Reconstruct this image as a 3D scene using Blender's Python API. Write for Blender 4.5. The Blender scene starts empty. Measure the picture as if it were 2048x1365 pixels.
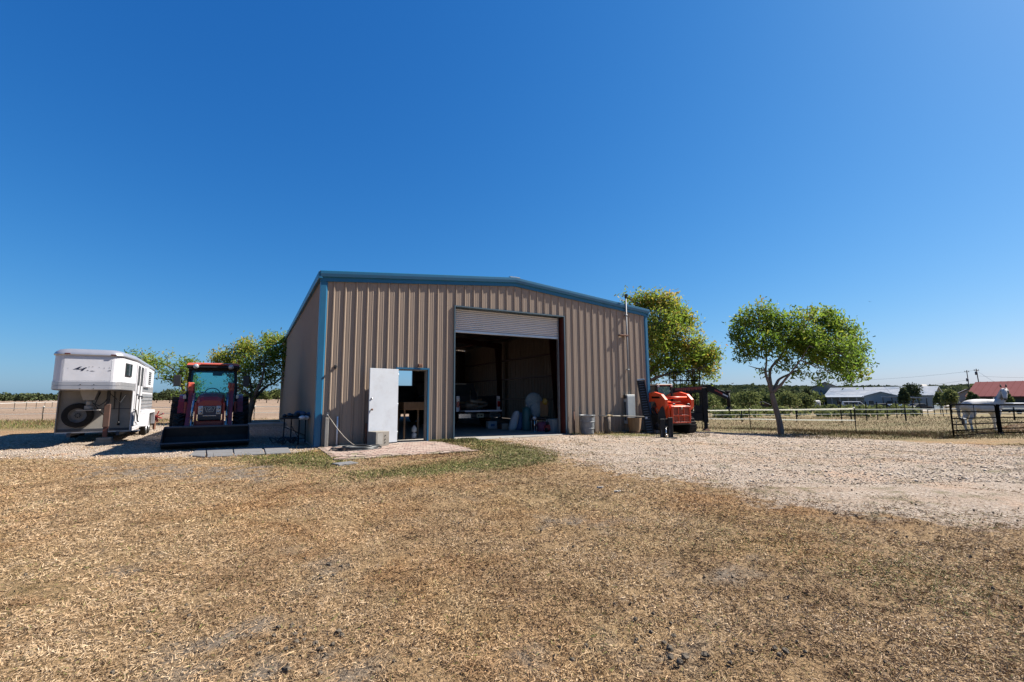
import bpy, bmesh, math, random
import numpy as np
from mathutils import Vector, Matrix, noise
random.seed(7); RNG = np.random.default_rng(11)
sc = bpy.context.scene; C = sc.collection
R = math.radians
# ---------------------------------------------------------------- camera, sky, sun, exposure
F, PITCH, ROLL, EYE = 922.0, 0.1215, -0.0060, 1.29
cam_d = bpy.data.cameras.new('camera'); cam = bpy.data.objects.new('camera', cam_d); C.objects.link(cam)
cam_d.sensor_width = 36; cam_d.lens = 36*F/2048; cam_d.clip_start = .05; cam_d.clip_end = 6000
cam.location = (0, 0, EYE)
cam.matrix_world = Matrix.Translation((0, 0, EYE)) @ Matrix.Rotation(R(90)+PITCH, 4, 'X') @ Matrix.Rotation(ROLL, 4, 'Z')
sc.camera = cam
SUN_AZ, SUN_EL = R(16.5), R(45)          # azimuth from +X towards +Y
w = bpy.data.worlds.new('World'); sc.world = w; w.use_nodes = True
nt = w.node_tree; bg = nt.nodes['Background']
sky = nt.nodes.new('ShaderNodeTexSky'); sky.sky_type = 'NISHITA'; sky.sun_disc = False
sky.sun_elevation = SUN_EL; sky.sun_rotation = R(90)-SUN_AZ
sky.altitude = 0; sky.air_density = 1.0; sky.dust_density = 0.62; sky.ozone_density = 1.0
# deep clear autumn blue: each channel of the physical sky gets its own contrast
sp_ = nt.nodes.new('ShaderNodeSeparateColor'); cb_ = nt.nodes.new('ShaderNodeCombineColor'); nt.links.new(sky.outputs[0], sp_.inputs[0])
for i_, (pw_, gn_) in enumerate(((1.58, .75), (.95, .83), (.65, 1.10))):
    m1 = nt.nodes.new('ShaderNodeMath'); m1.operation = 'MULTIPLY'; m1.inputs[1].default_value = .095
    m2 = nt.nodes.new('ShaderNodeMath'); m2.operation = 'POWER'; m2.inputs[1].default_value = pw_
    m3 = nt.nodes.new('ShaderNodeMath'); m3.operation = 'MULTIPLY'; m3.inputs[1].default_value = gn_*10/2.83
    nt.links.new(sp_.outputs[i_], m1.inputs[0]); nt.links.new(m1.outputs[0], m2.inputs[0]); nt.links.new(m2.outputs[0], m3.inputs[0]); nt.links.new(m3.outputs[0], cb_.inputs[i_])
nt.links.new(cb_.outputs[0], bg.inputs[0])
bg.inputs[1].default_value = 0.1
sd = bpy.data.lights.new('sun', 'SUN'); sd.energy = 5.0; sd.angle = R(.53); sd.color = (1, .94, .85)
so = bpy.data.objects.new('sun', sd); C.objects.link(so)
sv = Vector((math.cos(SUN_EL)*math.cos(SUN_AZ), math.cos(SUN_EL)*math.sin(SUN_AZ), math.sin(SUN_EL)))
so.rotation_euler = sv.to_track_quat('Z', 'Y').to_euler(); so.location = sv*60
sc.view_settings.view_transform = 'Standard'; sc.view_settings.look = 'None'
sc.view_settings.exposure = 1.5; sc.view_settings.gamma = 1; sc.view_settings.use_curve_mapping = False

# ---------------------------------------------------------------- geometry helpers
def ray(px, py):
    u = px-1024; v = 682.5-py
    c, s = math.cos(ROLL), math.sin(ROLL)
    x = u*c - v*s; z = u*s + v*c
    d = Vector((x, F, z)); p = PITCH
    return Vector((d.x, d.y*math.cos(p)-d.z*math.sin(p), d.y*math.sin(p)+d.z*math.cos(p)))
def at(px, py, Y):                       # the point seen at (px,py) whose distance ahead is Y
    d = ray(px, py); return Vector((0, 0, EYE)) + d*(Y/d.y)
def sstep(a, b, x):
    t = np.clip((x-a)/(b-a), 0, 1); return t*t*(3-2*t)
def gzn(x, y):
    x = np.asarray(x, float); y = np.asarray(y, float)
    D = .038*np.clip(y-8, 0, 10) + .034*np.clip(y-18, 0, 27) + .013*np.clip(y-45, 0, 85)
    z = -D*sstep(2, 13, x)
    hill = 15*sstep(260, 900, y)*sstep(60, 260, x) + 3*np.sin(x*.006+1)*sstep(300, 700, y)*sstep(60, 260, x)
    return z + hill
def gz(x, y): return float(gzn(x, y))
def onground(px, py):
    d = ray(px, py); t = EYE/max(-d.z, 1e-4)
    for _ in range(12):
        p = Vector((0, 0, EYE))+d*t; t = (EYE-gz(p.x, p.y))/max(-d.z, 1e-4)
    return Vector((0, 0, EYE))+d*t
def col_at(px, Y):                       # x of pixel column px at distance Y near ground height
    return at(px, 800, Y).x

class MB:
    def __init__(s): s.v = []; s.f = []; s.sm = []
    def add(s, vs, fs, smooth=False, M=None):
        n = len(s.v)
        for q in vs:
            q = Vector(q); s.v.append(tuple(M @ q if M is not None else q))
        for f in fs: s.f.append(tuple(i+n for i in f)); s.sm.append(smooth)
        return s
    def box(s, x0, x1, y0, y1, z0, z1, M=None):
        v = [(x, y, z) for x in (x0, x1) for y in (y0, y1) for z in (z0, z1)]
        return s.add(v, [(0, 1, 3, 2), (4, 6, 7, 5), (0, 4, 5, 1), (2, 3, 7, 6), (0, 2, 6, 4), (1, 5, 7, 3)], False, M)
    def rbox(s, x0, x1, y0, y1, z0, z1, b=.02, M=None):   # box with chamfered edges
        import itertools
        cx, cy, cz = (x0+x1)/2, (y0+y1)/2, (z0+z1)/2; h = ((x1-x0)/2, (y1-y0)/2, (z1-z0)/2)
        b = min(b, *[q*.49 for q in h]); vs = []; idx = {}
        for sg in itertools.product((-1, 1), repeat=3):
            for a in range(3):
                p = [sg[k]*(h[k] if k == a else h[k]-b) for k in range(3)]
                idx[(sg, a)] = len(vs); vs.append((cx+p[0], cy+p[1], cz+p[2]))
        fs = []
        for a in range(3):
            b1, b2 = [k for k in range(3) if k != a]
            for sa in (-1, 1):
                loop = []
                for s1, s2 in ((-1, -1), (1, -1), (1, 1), (-1, 1)):
                    g = [0]*3; g[a] = sa; g[b1] = s1; g[b2] = s2; loop.append(idx[(tuple(g), a)])
                fs.append(tuple(loop))
        for a in range(3):
            b1, b2 = [k for k in range(3) if k != a]
            for s1 in (-1, 1):
                for s2 in (-1, 1):
                    g0 = [0]*3; g1 = [0]*3; g0[a] = -1; g1[a] = 1
                    for g in (g0, g1): g[b1] = s1; g[b2] = s2
                    fs.append((idx[(tuple(g0), b1)], idx[(tuple(g1), b1)], idx[(tuple(g1), b2)], idx[(tuple(g0), b2)]))
        for sg in itertools.product((-1, 1), repeat=3): fs.append(tuple(idx[(sg, a)] for a in range(3)))
        return s.add(vs, fs, False, M)
    def tube(s, pts, r, n=8, cap=True, M=None):
        pts = [Vector(p) for p in pts]; rs = r if isinstance(r, (list, tuple)) else [r]*len(pts)
        vs = []; fs = []; up = None
        for i, p in enumerate(pts):
            t = (pts[min(i+1, len(pts)-1)]-pts[max(i-1, 0)]).normalized()
            if up is None: up = t.orthogonal().normalized()
            else:
                up = up - t*up.dot(t); up = up.normalized() if up.length > 1e-6 else t.orthogonal().normalized()
            bi = t.cross(up)
            for k in range(n):
                a = 2*math.pi*k/n; vs.append(p+(up*math.cos(a)+bi*math.sin(a))*rs[i])
        for i in range(len(pts)-1):
            for k in range(n):
                a = i*n+k; b = i*n+(k+1) % n; fs.append((a, b, b+n, a+n))
        s.add(vs, fs, n > 5, M)
        if cap:
            m = len(s.v)-len(vs); s.f.append(tuple(m+k for k in range(n))[::-1]); s.sm.append(False)
            e = m+(len(pts)-1)*n; s.f.append(tuple(e+k for k in range(n))); s.sm.append(False)
        return s
    def bar(s, a, b, w, h=None, M=None):      # square bar
        a = Vector(a); b = Vector(b); t = (b-a).normalized(); h = h or w
        up = Vector((0, 0, 1)) if abs(t.z) < .95 else Vector((0, 1, 0))
        sx = t.cross(up).normalized()*w/2; sy = sx.cross(t).normalized()*h/2
        vs = [p+i*sx+j*sy for p in (a, b) for i, j in ((-1, -1), (1, -1), (1, 1), (-1, 1))]
        return s.add(vs, [(3, 2, 1, 0), (4, 5, 6, 7), (0, 1, 5, 4), (1, 2, 6, 5), (2, 3, 7, 6), (3, 0, 4, 7)], False, M)
    def loft(s, rings, smooth=False, cap=(True, True), M=None, closed=True):
        n = len(rings[0]); vs = [p for r in rings for p in r]; fs = []
        for i in range(len(rings)-1):
            for k in range(n if closed else n-1):
                a = i*n+k; b = i*n+(k+1) % n; fs.append((a, b, b+n, a+n))
        s.add(vs, fs, smooth, M); m = len(s.v)-len(vs)
        if cap[0]: s.f.append(tuple(m+k for k in range(n))[::-1]); s.sm.append(False)
        if cap[1]: s.f.append(tuple(m+(len(rings)-1)*n+k for k in range(n))); s.sm.append(False)
        return s
    def prism(s, poly, axis, a, b, M=None, smooth=False):   # poly in the other two axes
        def mk(p, t):
            return {'x': (t, p[0], p[1]), 'y': (p[0], t, p[1]), 'z': (p[0], p[1], t)}[axis]
        return s.loft([[mk(p, a) for p in poly], [mk(p, b) for p in poly]], smooth, (True, True), M)
    def lathe(s, prof, c=(0, 0, 0), axis='z', n=20, M=None, smooth=True):
        vs = []; fs = []; c = Vector(c)
        for r, h in prof:
            for k in range(n):
                a = 2*math.pi*k/n; x, y = r*math.cos(a), r*math.sin(a)
                vs.append(c+Vector({'z': (x, y, h), 'x': (h, x, y), 'y': (x, h, y)}[axis]))
        for i in range(len(prof)-1):
            for k in range(n):
                a = i*n+k; b = i*n+(k+1) % n; fs.append((a, b, b+n, a+n))
        return s.add(vs, fs, smooth, M)
    def ball(s, c, r, n=10, M=None, sc3=(1, 1, 1), jit=0):
        c = Vector(c); m = max(4, n//2); prof = []
        vs = []; fs = []
        for i in range(m+1):
            th = math.pi*i/m
            for k in range(n):
                a = 2*math.pi*k/n; j = 1+jit*random.uniform(-1, 1)
                vs.append(c+Vector((math.sin(th)*math.cos(a)*sc3[0], math.sin(th)*math.sin(a)*sc3[1], math.cos(th)*sc3[2]))*r*j)
        for i in range(m):
            for k in range(n):
                a = i*n+k; b = i*n+(k+1) % n; fs.append((a, a+n, b+n, b))
        return s.add(vs, fs, jit == 0, M)
    def mesh(s, name):
        me = bpy.data.meshes.new(name); me.from_pydata(s.v, [], s.f)
        me.polygons.foreach_set('use_smooth', s.sm)
        bm = bmesh.new(); bm.from_mesh(me); bmesh.ops.recalc_face_normals(bm, faces=bm.faces); bm.to_mesh(me); bm.free(); me.update(); return me

def obj(name, mb, mat=None, parent=None, loc=None, rot=None, bevel=0):
    me = mb.mesh(name) if isinstance(mb, MB) else mb
    o = bpy.data.objects.new(name, me); C.objects.link(o)
    if mat is not None and not len(me.materials): me.materials.append(mat)
    if parent: o.parent = parent
    if loc is not None: o.location = loc
    if rot is not None: o.rotation_euler = rot
    if bevel:
        b = o.modifiers.new('bevel', 'BEVEL'); b.width = bevel; b.segments = 2; b.limit_method = 'ANGLE'; b.angle_limit = R(40)
    return o
def tag(o, label=None, cat=None, group=None, kind=None):
    if label: o['label'] = label
    if cat: o['category'] = cat
    if group: o['group'] = group
    if kind: o['kind'] = kind
    return o
def thing(name, label, cat, loc=(0, 0, 0), rz=0, group=None):
    o = bpy.data.objects.new(name, None); C.objects.link(o); o.empty_display_size = .2
    o.location = loc; o.rotation_euler = (0, 0, rz); return tag(o, label, cat, group)
def copy_thing(o, parent=None):
    c = o.copy(); C.objects.link(c); c.parent = parent
    for ch in list(o.children): copy_thing(ch, c)
    return c
def T(x, y, z): return Matrix.Translation((x, y, z))
def RZ(a): return Matrix.Rotation(a, 4, 'Z')

# ---------------------------------------------------------------- materials
def mat(name, col, rough=.6, metal=0, col2=None, scale=6, bump=0, bscale=40, spec=.5, stretch=(1, 1, 1), thr=(.35, .7), coat=0, dirt=0):
    m = bpy.data.materials.new(name); m.use_nodes = True; nt = m.node_tree; N = nt.nodes; L = nt.links
    k_ = .74 if metal > .5 else .76 if max(col) > .7 else .66
    col = tuple(c*k_ for c in col); col2 = tuple(c*k_ for c in col2) if col2 else None
    b = N['Principled BSDF']; b.inputs['Roughness'].default_value = rough; b.inputs['Metallic'].default_value = metal
    b.inputs['Specular IOR Level'].default_value = spec; b.inputs['Coat Weight'].default_value = coat
    tc = N.new('ShaderNodeTexCoord'); mp = N.new('ShaderNodeMapping'); mp.inputs['Scale'].default_value = stretch
    L.new(tc.outputs['Object'], mp.inputs[0])
    c2 = col2 or tuple(c*.8 for c in col)
    n = N.new('ShaderNodeTexNoise'); n.inputs['Scale'].default_value = scale; n.inputs['Detail'].default_value = 6; n.inputs['Roughness'].default_value = .65
    L.new(mp.outputs[0], n.inputs['Vector'])
    mr = N.new('ShaderNodeMapRange'); mr.inputs[1].default_value = thr[0]; mr.inputs[2].default_value = thr[1]; L.new(n.outputs['Fac'], mr.inputs[0])
    mx = N.new('ShaderNodeMix'); mx.data_type = 'RGBA'; L.new(mr.outputs[0], mx.inputs[0])
    mx.inputs[6].default_value = (*col, 1); mx.inputs[7].default_value = (*c2, 1)
    out = mx.outputs[2]
    if dirt:
        n2 = N.new('ShaderNodeTexNoise'); n2.inputs['Scale'].default_value = 2.3; n2.inputs['Detail'].default_value = 8; n2.inputs['Roughness'].default_value = .75
        L.new(tc.outputs['Object'], n2.inputs['Vector'])
        r2 = N.new('ShaderNodeMapRange'); r2.inputs[1].default_value = .5; r2.inputs[2].default_value = .75; r2.inputs[4].default_value = dirt; L.new(n2.outputs['Fac'], r2.inputs[0])
        m2 = N.new('ShaderNodeMix'); m2.data_type = 'RGBA'; L.new(r2.outputs[0], m2.inputs[0]); L.new(out, m2.inputs[6]); m2.inputs[7].default_value = (.16, .12, .085, 1)
        out = m2.outputs[2]
    L.new(out, b.inputs['Base Color'])
    if bump:
        n3 = N.new('ShaderNodeTexNoise'); n3.inputs['Scale'].default_value = bscale; n3.inputs['Detail'].default_value = 4
        L.new(mp.outputs[0], n3.inputs['Vector'])
        bp = N.new('ShaderNodeBump'); bp.inputs['Strength'].default_value = 1; bp.inputs['Distance'].default_value = bump
        L.new(n3.outputs['Fac'], bp.inputs['Height']); L.new(bp.outputs[0], b.inputs['Normal'])
    return m
def glass(name, tint, refl=.06):
    m = bpy.data.materials.new(name); m.use_nodes = True; nt = m.node_tree; N = nt.nodes; L = nt.links
    N.remove(N['Principled BSDF']); t = N.new('ShaderNodeBsdfTransparent'); t.inputs[0].default_value = (*tint, 1)
    g = N.new('ShaderNodeBsdfGlossy'); g.inputs['Roughness'].default_value = .03
    f = N.new('ShaderNodeLayerWeight'); f.inputs[0].default_value = .25
    a = N.new('ShaderNodeMath'); a.operation = 'ADD'; a.inputs[1].default_value = refl; a.use_clamp = True; L.new(f.outputs['Fresnel'], a.inputs[0])
    x = N.new('ShaderNodeMixShader'); L.new(a.outputs[0], x.inputs[0]); L.new(t.outputs[0], x.inputs[1]); L.new(g.outputs[0], x.inputs[2])
    L.new(x.outputs[0], N['Material Output'].inputs[0]); return m
def tint_mat(name, stops, trans=0, rough=.7, attr='tint', spec=.15):
    m = bpy.data.materials.new(name); m.use_nodes = True; nt = m.node_tree; N = nt.nodes; L = nt.links
    b = N['Principled BSDF']; b.inputs['Roughness'].default_value = rough; b.inputs['Specular IOR Level'].default_value = spec
    stops = [(p_, tuple(c*.66 for c in c_)) for p_, c_ in stops]
    a = N.new('ShaderNodeAttribute'); a.attribute_name = attr
    r = N.new('ShaderNodeValToRGB'); L.new(a.outputs['Fac'], r.inputs[0])
    el = r.color_ramp.elements
    el[0].position = stops[0][0]; el[0].color = (*stops[0][1], 1); el[1].position = stops[-1][0]; el[1].color = (*stops[-1][1], 1)
    for p, c in stops[1:-1]: e = el.new(p); e.color = (*c, 1)
    L.new(r.outputs[0], b.inputs['Base Color'])
    if trans:
        tb = N.new('ShaderNodeBsdfTranslucent'); L.new(r.outputs[0], tb.inputs[0])
        x = N.new('ShaderNodeMixShader'); x.inputs[0].default_value = trans
        L.new(b.outputs[0], x.inputs[1]); L.new(tb.outputs[0], x.inputs[2]); L.new(x.outputs[0], N['Material Output'].inputs[0])
    return m
M = {}
M['tan'] = mat('tan_painted_steel', (.37, .285, .218), .5, col2=(.345, .263, .20), scale=1.2, stretch=(3, 3, .5), dirt=.12, spec=.3)
M['trimdull'] = mat('dull_blue_door_trim', (.05, .10, .14), .5)
M['blue'] = mat('blue_trim_paint', (.008, .14, .28), .4, col2=(.008, .125, .25), scale=3, dirt=.1)
M['maroon'] = mat('red_oxide_steel', (.11, .02, .014), .5, col2=(.08, .018, .012))
M['white'] = mat('white_paint', (.74, .76, .80), .4, col2=(.64, .66, .71), scale=1.5, dirt=.22)
M['offwhite'] = mat('offwhite_roll_curtain', (.72, .70, .70), .45, col2=(.66, .65, .65), scale=3, dirt=.1)
M['concrete'] = mat('concrete', (.36, .34, .31), .85, col2=(.25, .235, .21), scale=3, bump=.003, bscale=60, dirt=.3)
M['darkslab'] = mat('weathered_slab', (.19, .19, .195), .9, col2=(.12, .12, .12), scale=4, bump=.004, bscale=45, dirt=.3)
M['black'] = mat('black_paint', (.013, .014, .016), .6, col2=(.022, .022, .024), scale=8, dirt=.12, spec=.2)
M['rubber'] = mat('tyre_rubber', (.018, .018, .019), .85, col2=(.035, .033, .03), scale=5, bump=.003, dirt=.15, spec=.2)
M['orange'] = mat('orange_machine_paint', (.78, .075, .012), .45, col2=(.66, .065, .012), scale=3, dirt=.15)
M['red'] = mat('red_tractor_paint', (.42, .028, .02), .33, col2=(.33, .024, .018), scale=3, dirt=.12)
M['redl'] = mat('faded_red_paint', (.62, .12, .07), .45, col2=(.5, .09, .05), scale=5)
M['galv'] = mat('galvanised_steel', (.45, .48, .5), .38, .75, col2=(.3, .32, .34), scale=9, bump=.004, bscale=7, dirt=.2)
M['grey'] = mat('grey_enclosure_paint', (.40, .45, .48), .5, col2=(.34, .38, .41), scale=3)
M['alu'] = mat('aluminium_skin', (.62, .62, .64), .34, .65, col2=(.5, .5, .53), scale=2, dirt=.12)
M['aluw'] = mat('white_aluminium_skin', (.72, .71, .74), .4, .1, col2=(.62, .62, .65), scale=2, dirt=.12)
M['bulk'] = mat('dusty_bulkhead', (.40, .375, .34), .7, 0, col2=(.29, .27, .245), scale=2, dirt=.3)
M['rust'] = mat('rusty_steel', (.2, .085, .045), .85, col2=(.11, .05, .03), scale=12, bump=.002)
M['wood'] = mat('weathered_wood', (.34, .2, .1), .8, col2=(.2, .11, .055), scale=5, stretch=(4, 4, .4), bump=.003)
M['woodgrey'] = mat('grey_board', (.3, .27, .23), .85, col2=(.2, .18, .15), scale=5, bump=.003)
M['bark'] = mat('tree_bark', (.20, .155, .12), .9, col2=(.09, .07, .055), scale=6, stretch=(3, 3, .6), bump=.02, bscale=12)
M['dark'] = mat('dark_plastic', (.02, .021, .024), .5)
M['seat'] = mat('seat_vinyl', (.03, .03, .032), .6)
M['navy'] = mat('grille_dark_blue', (.012, .018, .05), .4)
M['lamp'] = mat('lamp_lens', (.55, .57, .6), .15, .3)
M['redlamp'] = mat('red_tail_lens', (.42, .01, .015), .25)
M['chrome'] = mat('chrome', (.6, .6, .6), .25, .85)
M['glass'] = glass('clear_glass', (.75, .8, .8))
M['teal'] = glass('teal_cab_glass', (.42, .72, .74), .03)
M['darkglass'] = mat('dark_window', (.02, .03, .035), .12)
M['winglass'] = mat('window_glass_far', (.05, .07, .09), .15)
M['paver'] = mat('clay_paver', (.36, .25, .20), .85, col2=(.27, .18, .145), scale=9, bump=.003, dirt=.3)
M['paver2'] = mat('clay_paver_pale', (.42, .32, .26), .85, col2=(.33, .25, .2), scale=9, bump=.003, dirt=.3)
M['tape'] = mat('white_fence_tape', (.9, .9, .86), .6)
N_ = M['tape'].node_tree; x_ = N_.nodes.new('ShaderNodeMixShader'); t_ = N_.nodes.new('ShaderNodeBsdfTranslucent'); t_.inputs[0].default_value = (.85, .85, .8, 1); x_.inputs[0].default_value = .5
N_.links.new(N_.nodes['Principled BSDF'].outputs[0], x_.inputs[1]); N_.links.new(t_.outputs[0], x_.inputs[2]); N_.links.new(x_.outputs[0], N_.nodes['Material Output'].inputs[0])
M['post'] = mat('steel_fence_post', (.025, .028, .024), .8, spec=.1)
M['cloth_w'] = mat('pale_cloth', (.5, .52, .55), .9); M['cloth_b'] = mat('blue_cloth', (.08, .16, .32), .8)
M['hose'] = mat('black_hose', (.03, .035, .04), .4)
M['straw'] = mat('hay', (.5, .38, .2), .9, col2=(.3, .22, .12), scale=14, bump=.02, bscale=20)
M['yellow'] = mat('yellow_plastic', (.5, .32, .03), .5)
M['doorwhite'] = mat('chalky_white_door_paint', (.56, .59, .64), .6, col2=(.50, .53, .58), scale=1.3, dirt=.25, spec=.25)
M['matt'] = mat('matt_black_pipe', (.012, .012, .013), .95, spec=.0)
def base_splash(m):      # dust and mud splashed up from the ground on the lowest part of the sheeting
    nt = m.node_tree; N = nt.nodes; L = nt.links; b = N['Principled BSDF']; src = b.inputs['Base Color'].links[0].from_socket
    tc = N.new('ShaderNodeTexCoord'); sp = N.new('ShaderNodeSeparateXYZ'); L.new(tc.outputs['Object'], sp.inputs[0])
    n = N.new('ShaderNodeTexNoise'); n.inputs['Scale'].default_value = 3.5; n.inputs['Detail'].default_value = 8; n.inputs['Roughness'].default_value = .75; L.new(tc.outputs['Object'], n.inputs['Vector'])
    a = N.new('ShaderNodeMath'); a.operation = 'MULTIPLY_ADD'; L.new(n.outputs['Fac'], a.inputs[0]); a.inputs[1].default_value = 1.3; a.inputs[2].default_value = -.45
    s = N.new('ShaderNodeMath'); s.operation = 'SUBTRACT'; L.new(a.outputs[0], s.inputs[0]); L.new(sp.outputs[2], s.inputs[1])
    r = N.new('ShaderNodeMapRange'); r.inputs[1].default_value = -.1; r.inputs[2].default_value = .3; r.inputs[4].default_value = .7; L.new(s.outputs[0], r.inputs[0])
    x = N.new('ShaderNodeMix'); x.data_type = 'RGBA'; L.new(r.outputs[0], x.inputs[0]); L.new(src, x.inputs[6]); x.inputs[7].default_value = (.17, .125, .085, 1); L.new(x.outputs[2], b.inputs['Base Color'])
base_splash(M['tan'])
M['whitew0'] = mat('chalky_stone', (.62, .55, .45), .9)
M['mastgrey'] = mat('dull_grey_conduit', (.26, .28, .30), .6)
M['dullrim'] = mat('dull_wheel_rim', (.2, .2, .2), .7, col2=(.12, .12, .12))
M['redp'] = mat('red_plastic', (.4, .03, .03), .4)
M['clod'] = mat('dark_soil_clod', (.085, .065, .045), .95, col2=(.15, .12, .085), scale=30)
M['candull'] = mat('dull_dented_zinc', (.27, .29, .31), .5, .25, col2=(.16, .17, .18), scale=7, bump=.012, bscale=9, dirt=.3)
# ================================================================ ground
def polymask(poly, X, Y, soft):
    P = np.array([(p[0], p[1]) for p in poly]); ins = np.zeros(X.shape, bool); dist = np.full(X.shape, 1e9)
    for i in range(len(P)):
        a, b = P[i], P[(i+1) % len(P)]
        cond = ((a[1] > Y) != (b[1] > Y))
        xi = (b[0]-a[0])*(Y-a[1])/((b[1]-a[1]) or 1e-9)+a[0]
        ins ^= cond & (X < xi)
        ab = b-a; t = np.clip(((X-a[0])*ab[0]+(Y-a[1])*ab[1])/(ab@ab+1e-9), 0, 1)
        dist = np.minimum(dist, np.hypot(X-a[0]-t*ab[0], Y-a[1]-t*ab[1]))
    sd_ = np.where(ins, dist, -dist); return np.clip(.5+sd_/soft*.5, 0, 1)
def gpoly(pts): return [onground(*p).xy for p in pts]
PG_R = gpoly([(985, 874), (1130, 869), (1300, 874), (1400, 864), (1560, 866), (1700, 876), (1880, 888), (2048, 893), (2600, 905), (2600, 1080), (2048, 1060), (1850, 1046), (1700, 1031), (1560, 1006), (1420, 972), (1300, 956), (1220, 942), (1120, 916), (1080, 900), (1020, 887)])
PG_L = gpoly([(-700, 868), (0, 872), (110, 868), (330, 848), (460, 838), (570, 846), (640, 897), (600, 906), (480, 913), (380, 916), (200, 919), (0, 917), (-600, 926)])
PGREEN = [gpoly([(880, 883), (960, 880), (1010, 884), (1120, 903), (1110, 925), (1000, 942), (860, 948), (700, 962), (690, 945), (840, 930), (960, 915), (970, 905), (930, 895)]),
          gpoly([(480, 914), (570, 906), (640, 902), (700, 925), (660, 938), (520, 934)]),
          gpoly([(-600, 846), (0, 842), (120, 843), (120, 862), (0, 862), (-600, 866)]),
          gpoly([(1440, 838), (2200, 845), (2200, 872), (1700, 868), (1560, 858)]),
          gpoly([(1150, 869), (1300, 868), (1420, 868), (1420, 876), (1200, 878)]),
          gpoly([(1480, 1075), (1640, 1080), (1900, 1130), (2048, 1160), (2048, 1230), (1700, 1150), (1500, 1100)])]
PDIRT = gpoly([(-600, 862), (0, 858), (120, 858), (330, 846), (330, 862), (120, 874), (-600, 882)])
BA = Vector((-5.225, 12.453)); BPHI = .5107
BU = Vector((math.cos(BPHI), math.sin(BPHI))); BV = Vector((-BU.y, BU.x))
def bw(s, t): return BA+BU*s+BV*t
PATIO = [bw(.15, -.05), bw(3.35, -.05), bw(3.35, -2.95), bw(.15, -2.95)]
def axis_pts(lo, a, b, st, hi, g=1.16):
    m = list(np.arange(a, b, st)); q = []; x, d = b, st
    while x < hi: q.append(x); x += d; d *= g
    q.append(hi); p = []; x, d = a-st, st
    while x > lo: p.append(x); x -= d; d *= g
    p.append(lo); return np.array(p[::-1]+m+q)
gxs = axis_pts(-2600, -19, 21, .13, 2600); gys = axis_pts(-400, 1.2, 27, .13, 3200)
GX, GY = np.meshgrid(gxs, gys)
def fbm(X, Y, sc_, seed=0, oct=4):
    out = np.zeros(X.shape); a = 1
    for o in range(oct):
        f = 2**o/sc_; r = np.random.default_rng(seed+o)
        for k in range(5):
            th = r.uniform(0, 6.28); fr = r.uniform(.6, 1.6)
            out += a*np.sin((X*math.cos(th)+Y*math.sin(th))*f*fr*6.28+r.uniform(0, 6.28)+1.3*np.sin((X*math.sin(th)-Y*math.cos(th))*f*fr*4+r.uniform(0, 6)))/5
        a *= .55
    return out
gravR = lambda X, Y: polymask(PG_R, X, Y, .9)
grav = lambda X, Y: np.maximum(polymask(PG_R, X, Y, 1.1), polymask(PG_L, X, Y, .6))
green = lambda X, Y: np.max([polymask(p, X, Y, .7)*(1, 1, 1, 1, 1, .42)[i] for i, p in enumerate(PGREEN)], axis=0)
SOIL = [gpoly([(360, 1225), (560, 1240), (730, 1280), (760, 1400), (250, 1400), (300, 1290)]), gpoly([(170, 1110), (300, 1105), (280, 1150), (180, 1175)]), gpoly([(1000, 1285), (1420, 1270), (1500, 1330), (1100, 1365)]), gpoly([(600, 1100), (720, 1110), (700, 1180), (620, 1165)]), gpoly([(1050, 1025), (1260, 1035), (1240, 1065), (1080, 1055)]), gpoly([(150, 925), (560, 930), (560, 965), (150, 960)]), gpoly([(1350, 1130), (1560, 1120), (1600, 1165), (1380, 1180)])]
soil = lambda X, Y: np.clip(np.max([polymask(p, X, Y, .5) for p in SOIL], axis=0)*(.75+.9*fbm(X, Y, .55, 160, 4)), 0, 1)
near = (1-sstep(18, 30, GY))*(1-sstep(16, 24, abs(GX)))
bump = (.022*fbm(GX, GY, 2.2, 3)+.010*fbm(GX, GY, .6, 9, 3))*near
flatten = polymask([bw(-.6, .2), bw(12.8, .2), bw(12.8, 19), bw(-.6, 19)], GX, GY, .8)
flatten = np.maximum(flatten, polymask(PATIO, GX, GY, .7))
GZ = gzn(GX, GY) + bump*(1-flatten) - .03*flatten*(GY > 5) + .006*grav(GX, GY)*fbm(GX, GY, .3, 21, 2)
ny, nx = GX.shape
def grid_mesh(name, X, Y, Z):
    ny, nx = X.shape; me = bpy.data.meshes.new(name)
    co = np.stack([X, Y, Z], -1).reshape(-1, 3).astype(np.float32)
    i = np.arange(nx-1)[None, :]+np.arange(ny-1)[:, None]*nx
    q = np.stack([i, i+1, i+1+nx, i+nx], -1).reshape(-1)
    me.vertices.add(len(co)); me.vertices.foreach_set('co', co.ravel())
    me.loops.add(len(q)); me.loops.foreach_set('vertex_index', q.astype(np.int32))
    me.polygons.add(len(q)//4); me.polygons.foreach_set('loop_start', np.arange(0, len(q), 4, dtype=np.int32))
    me.polygons.foreach_set('use_smooth', np.ones(len(q)//4, bool)); me.update(calc_edges=True); return me
gm = grid_mesh('ground', GX, GY, GZ)
def vattr(me, name, val, dom='POINT'):
    a = me.attributes.new(name, 'FLOAT', dom); a.data.foreach_set('value', np.asarray(val, np.float32).ravel())
vattr(gm, 'gravel', grav(GX, GY)); vattr(gm, 'green', green(GX, GY)); vattr(gm, 'dirt', polymask(PDIRT, GX, GY, 2.0))
vattr(gm, 'soil', soil(GX, GY))
field = sstep(24, 34, GY)*(1-sstep(-2, 2, GX)); pasture = sstep(15.5, 19, GY)*sstep(4, 8, GX)
vattr(gm, 'field', field); vattr(gm, 'pasture', pasture)

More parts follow.
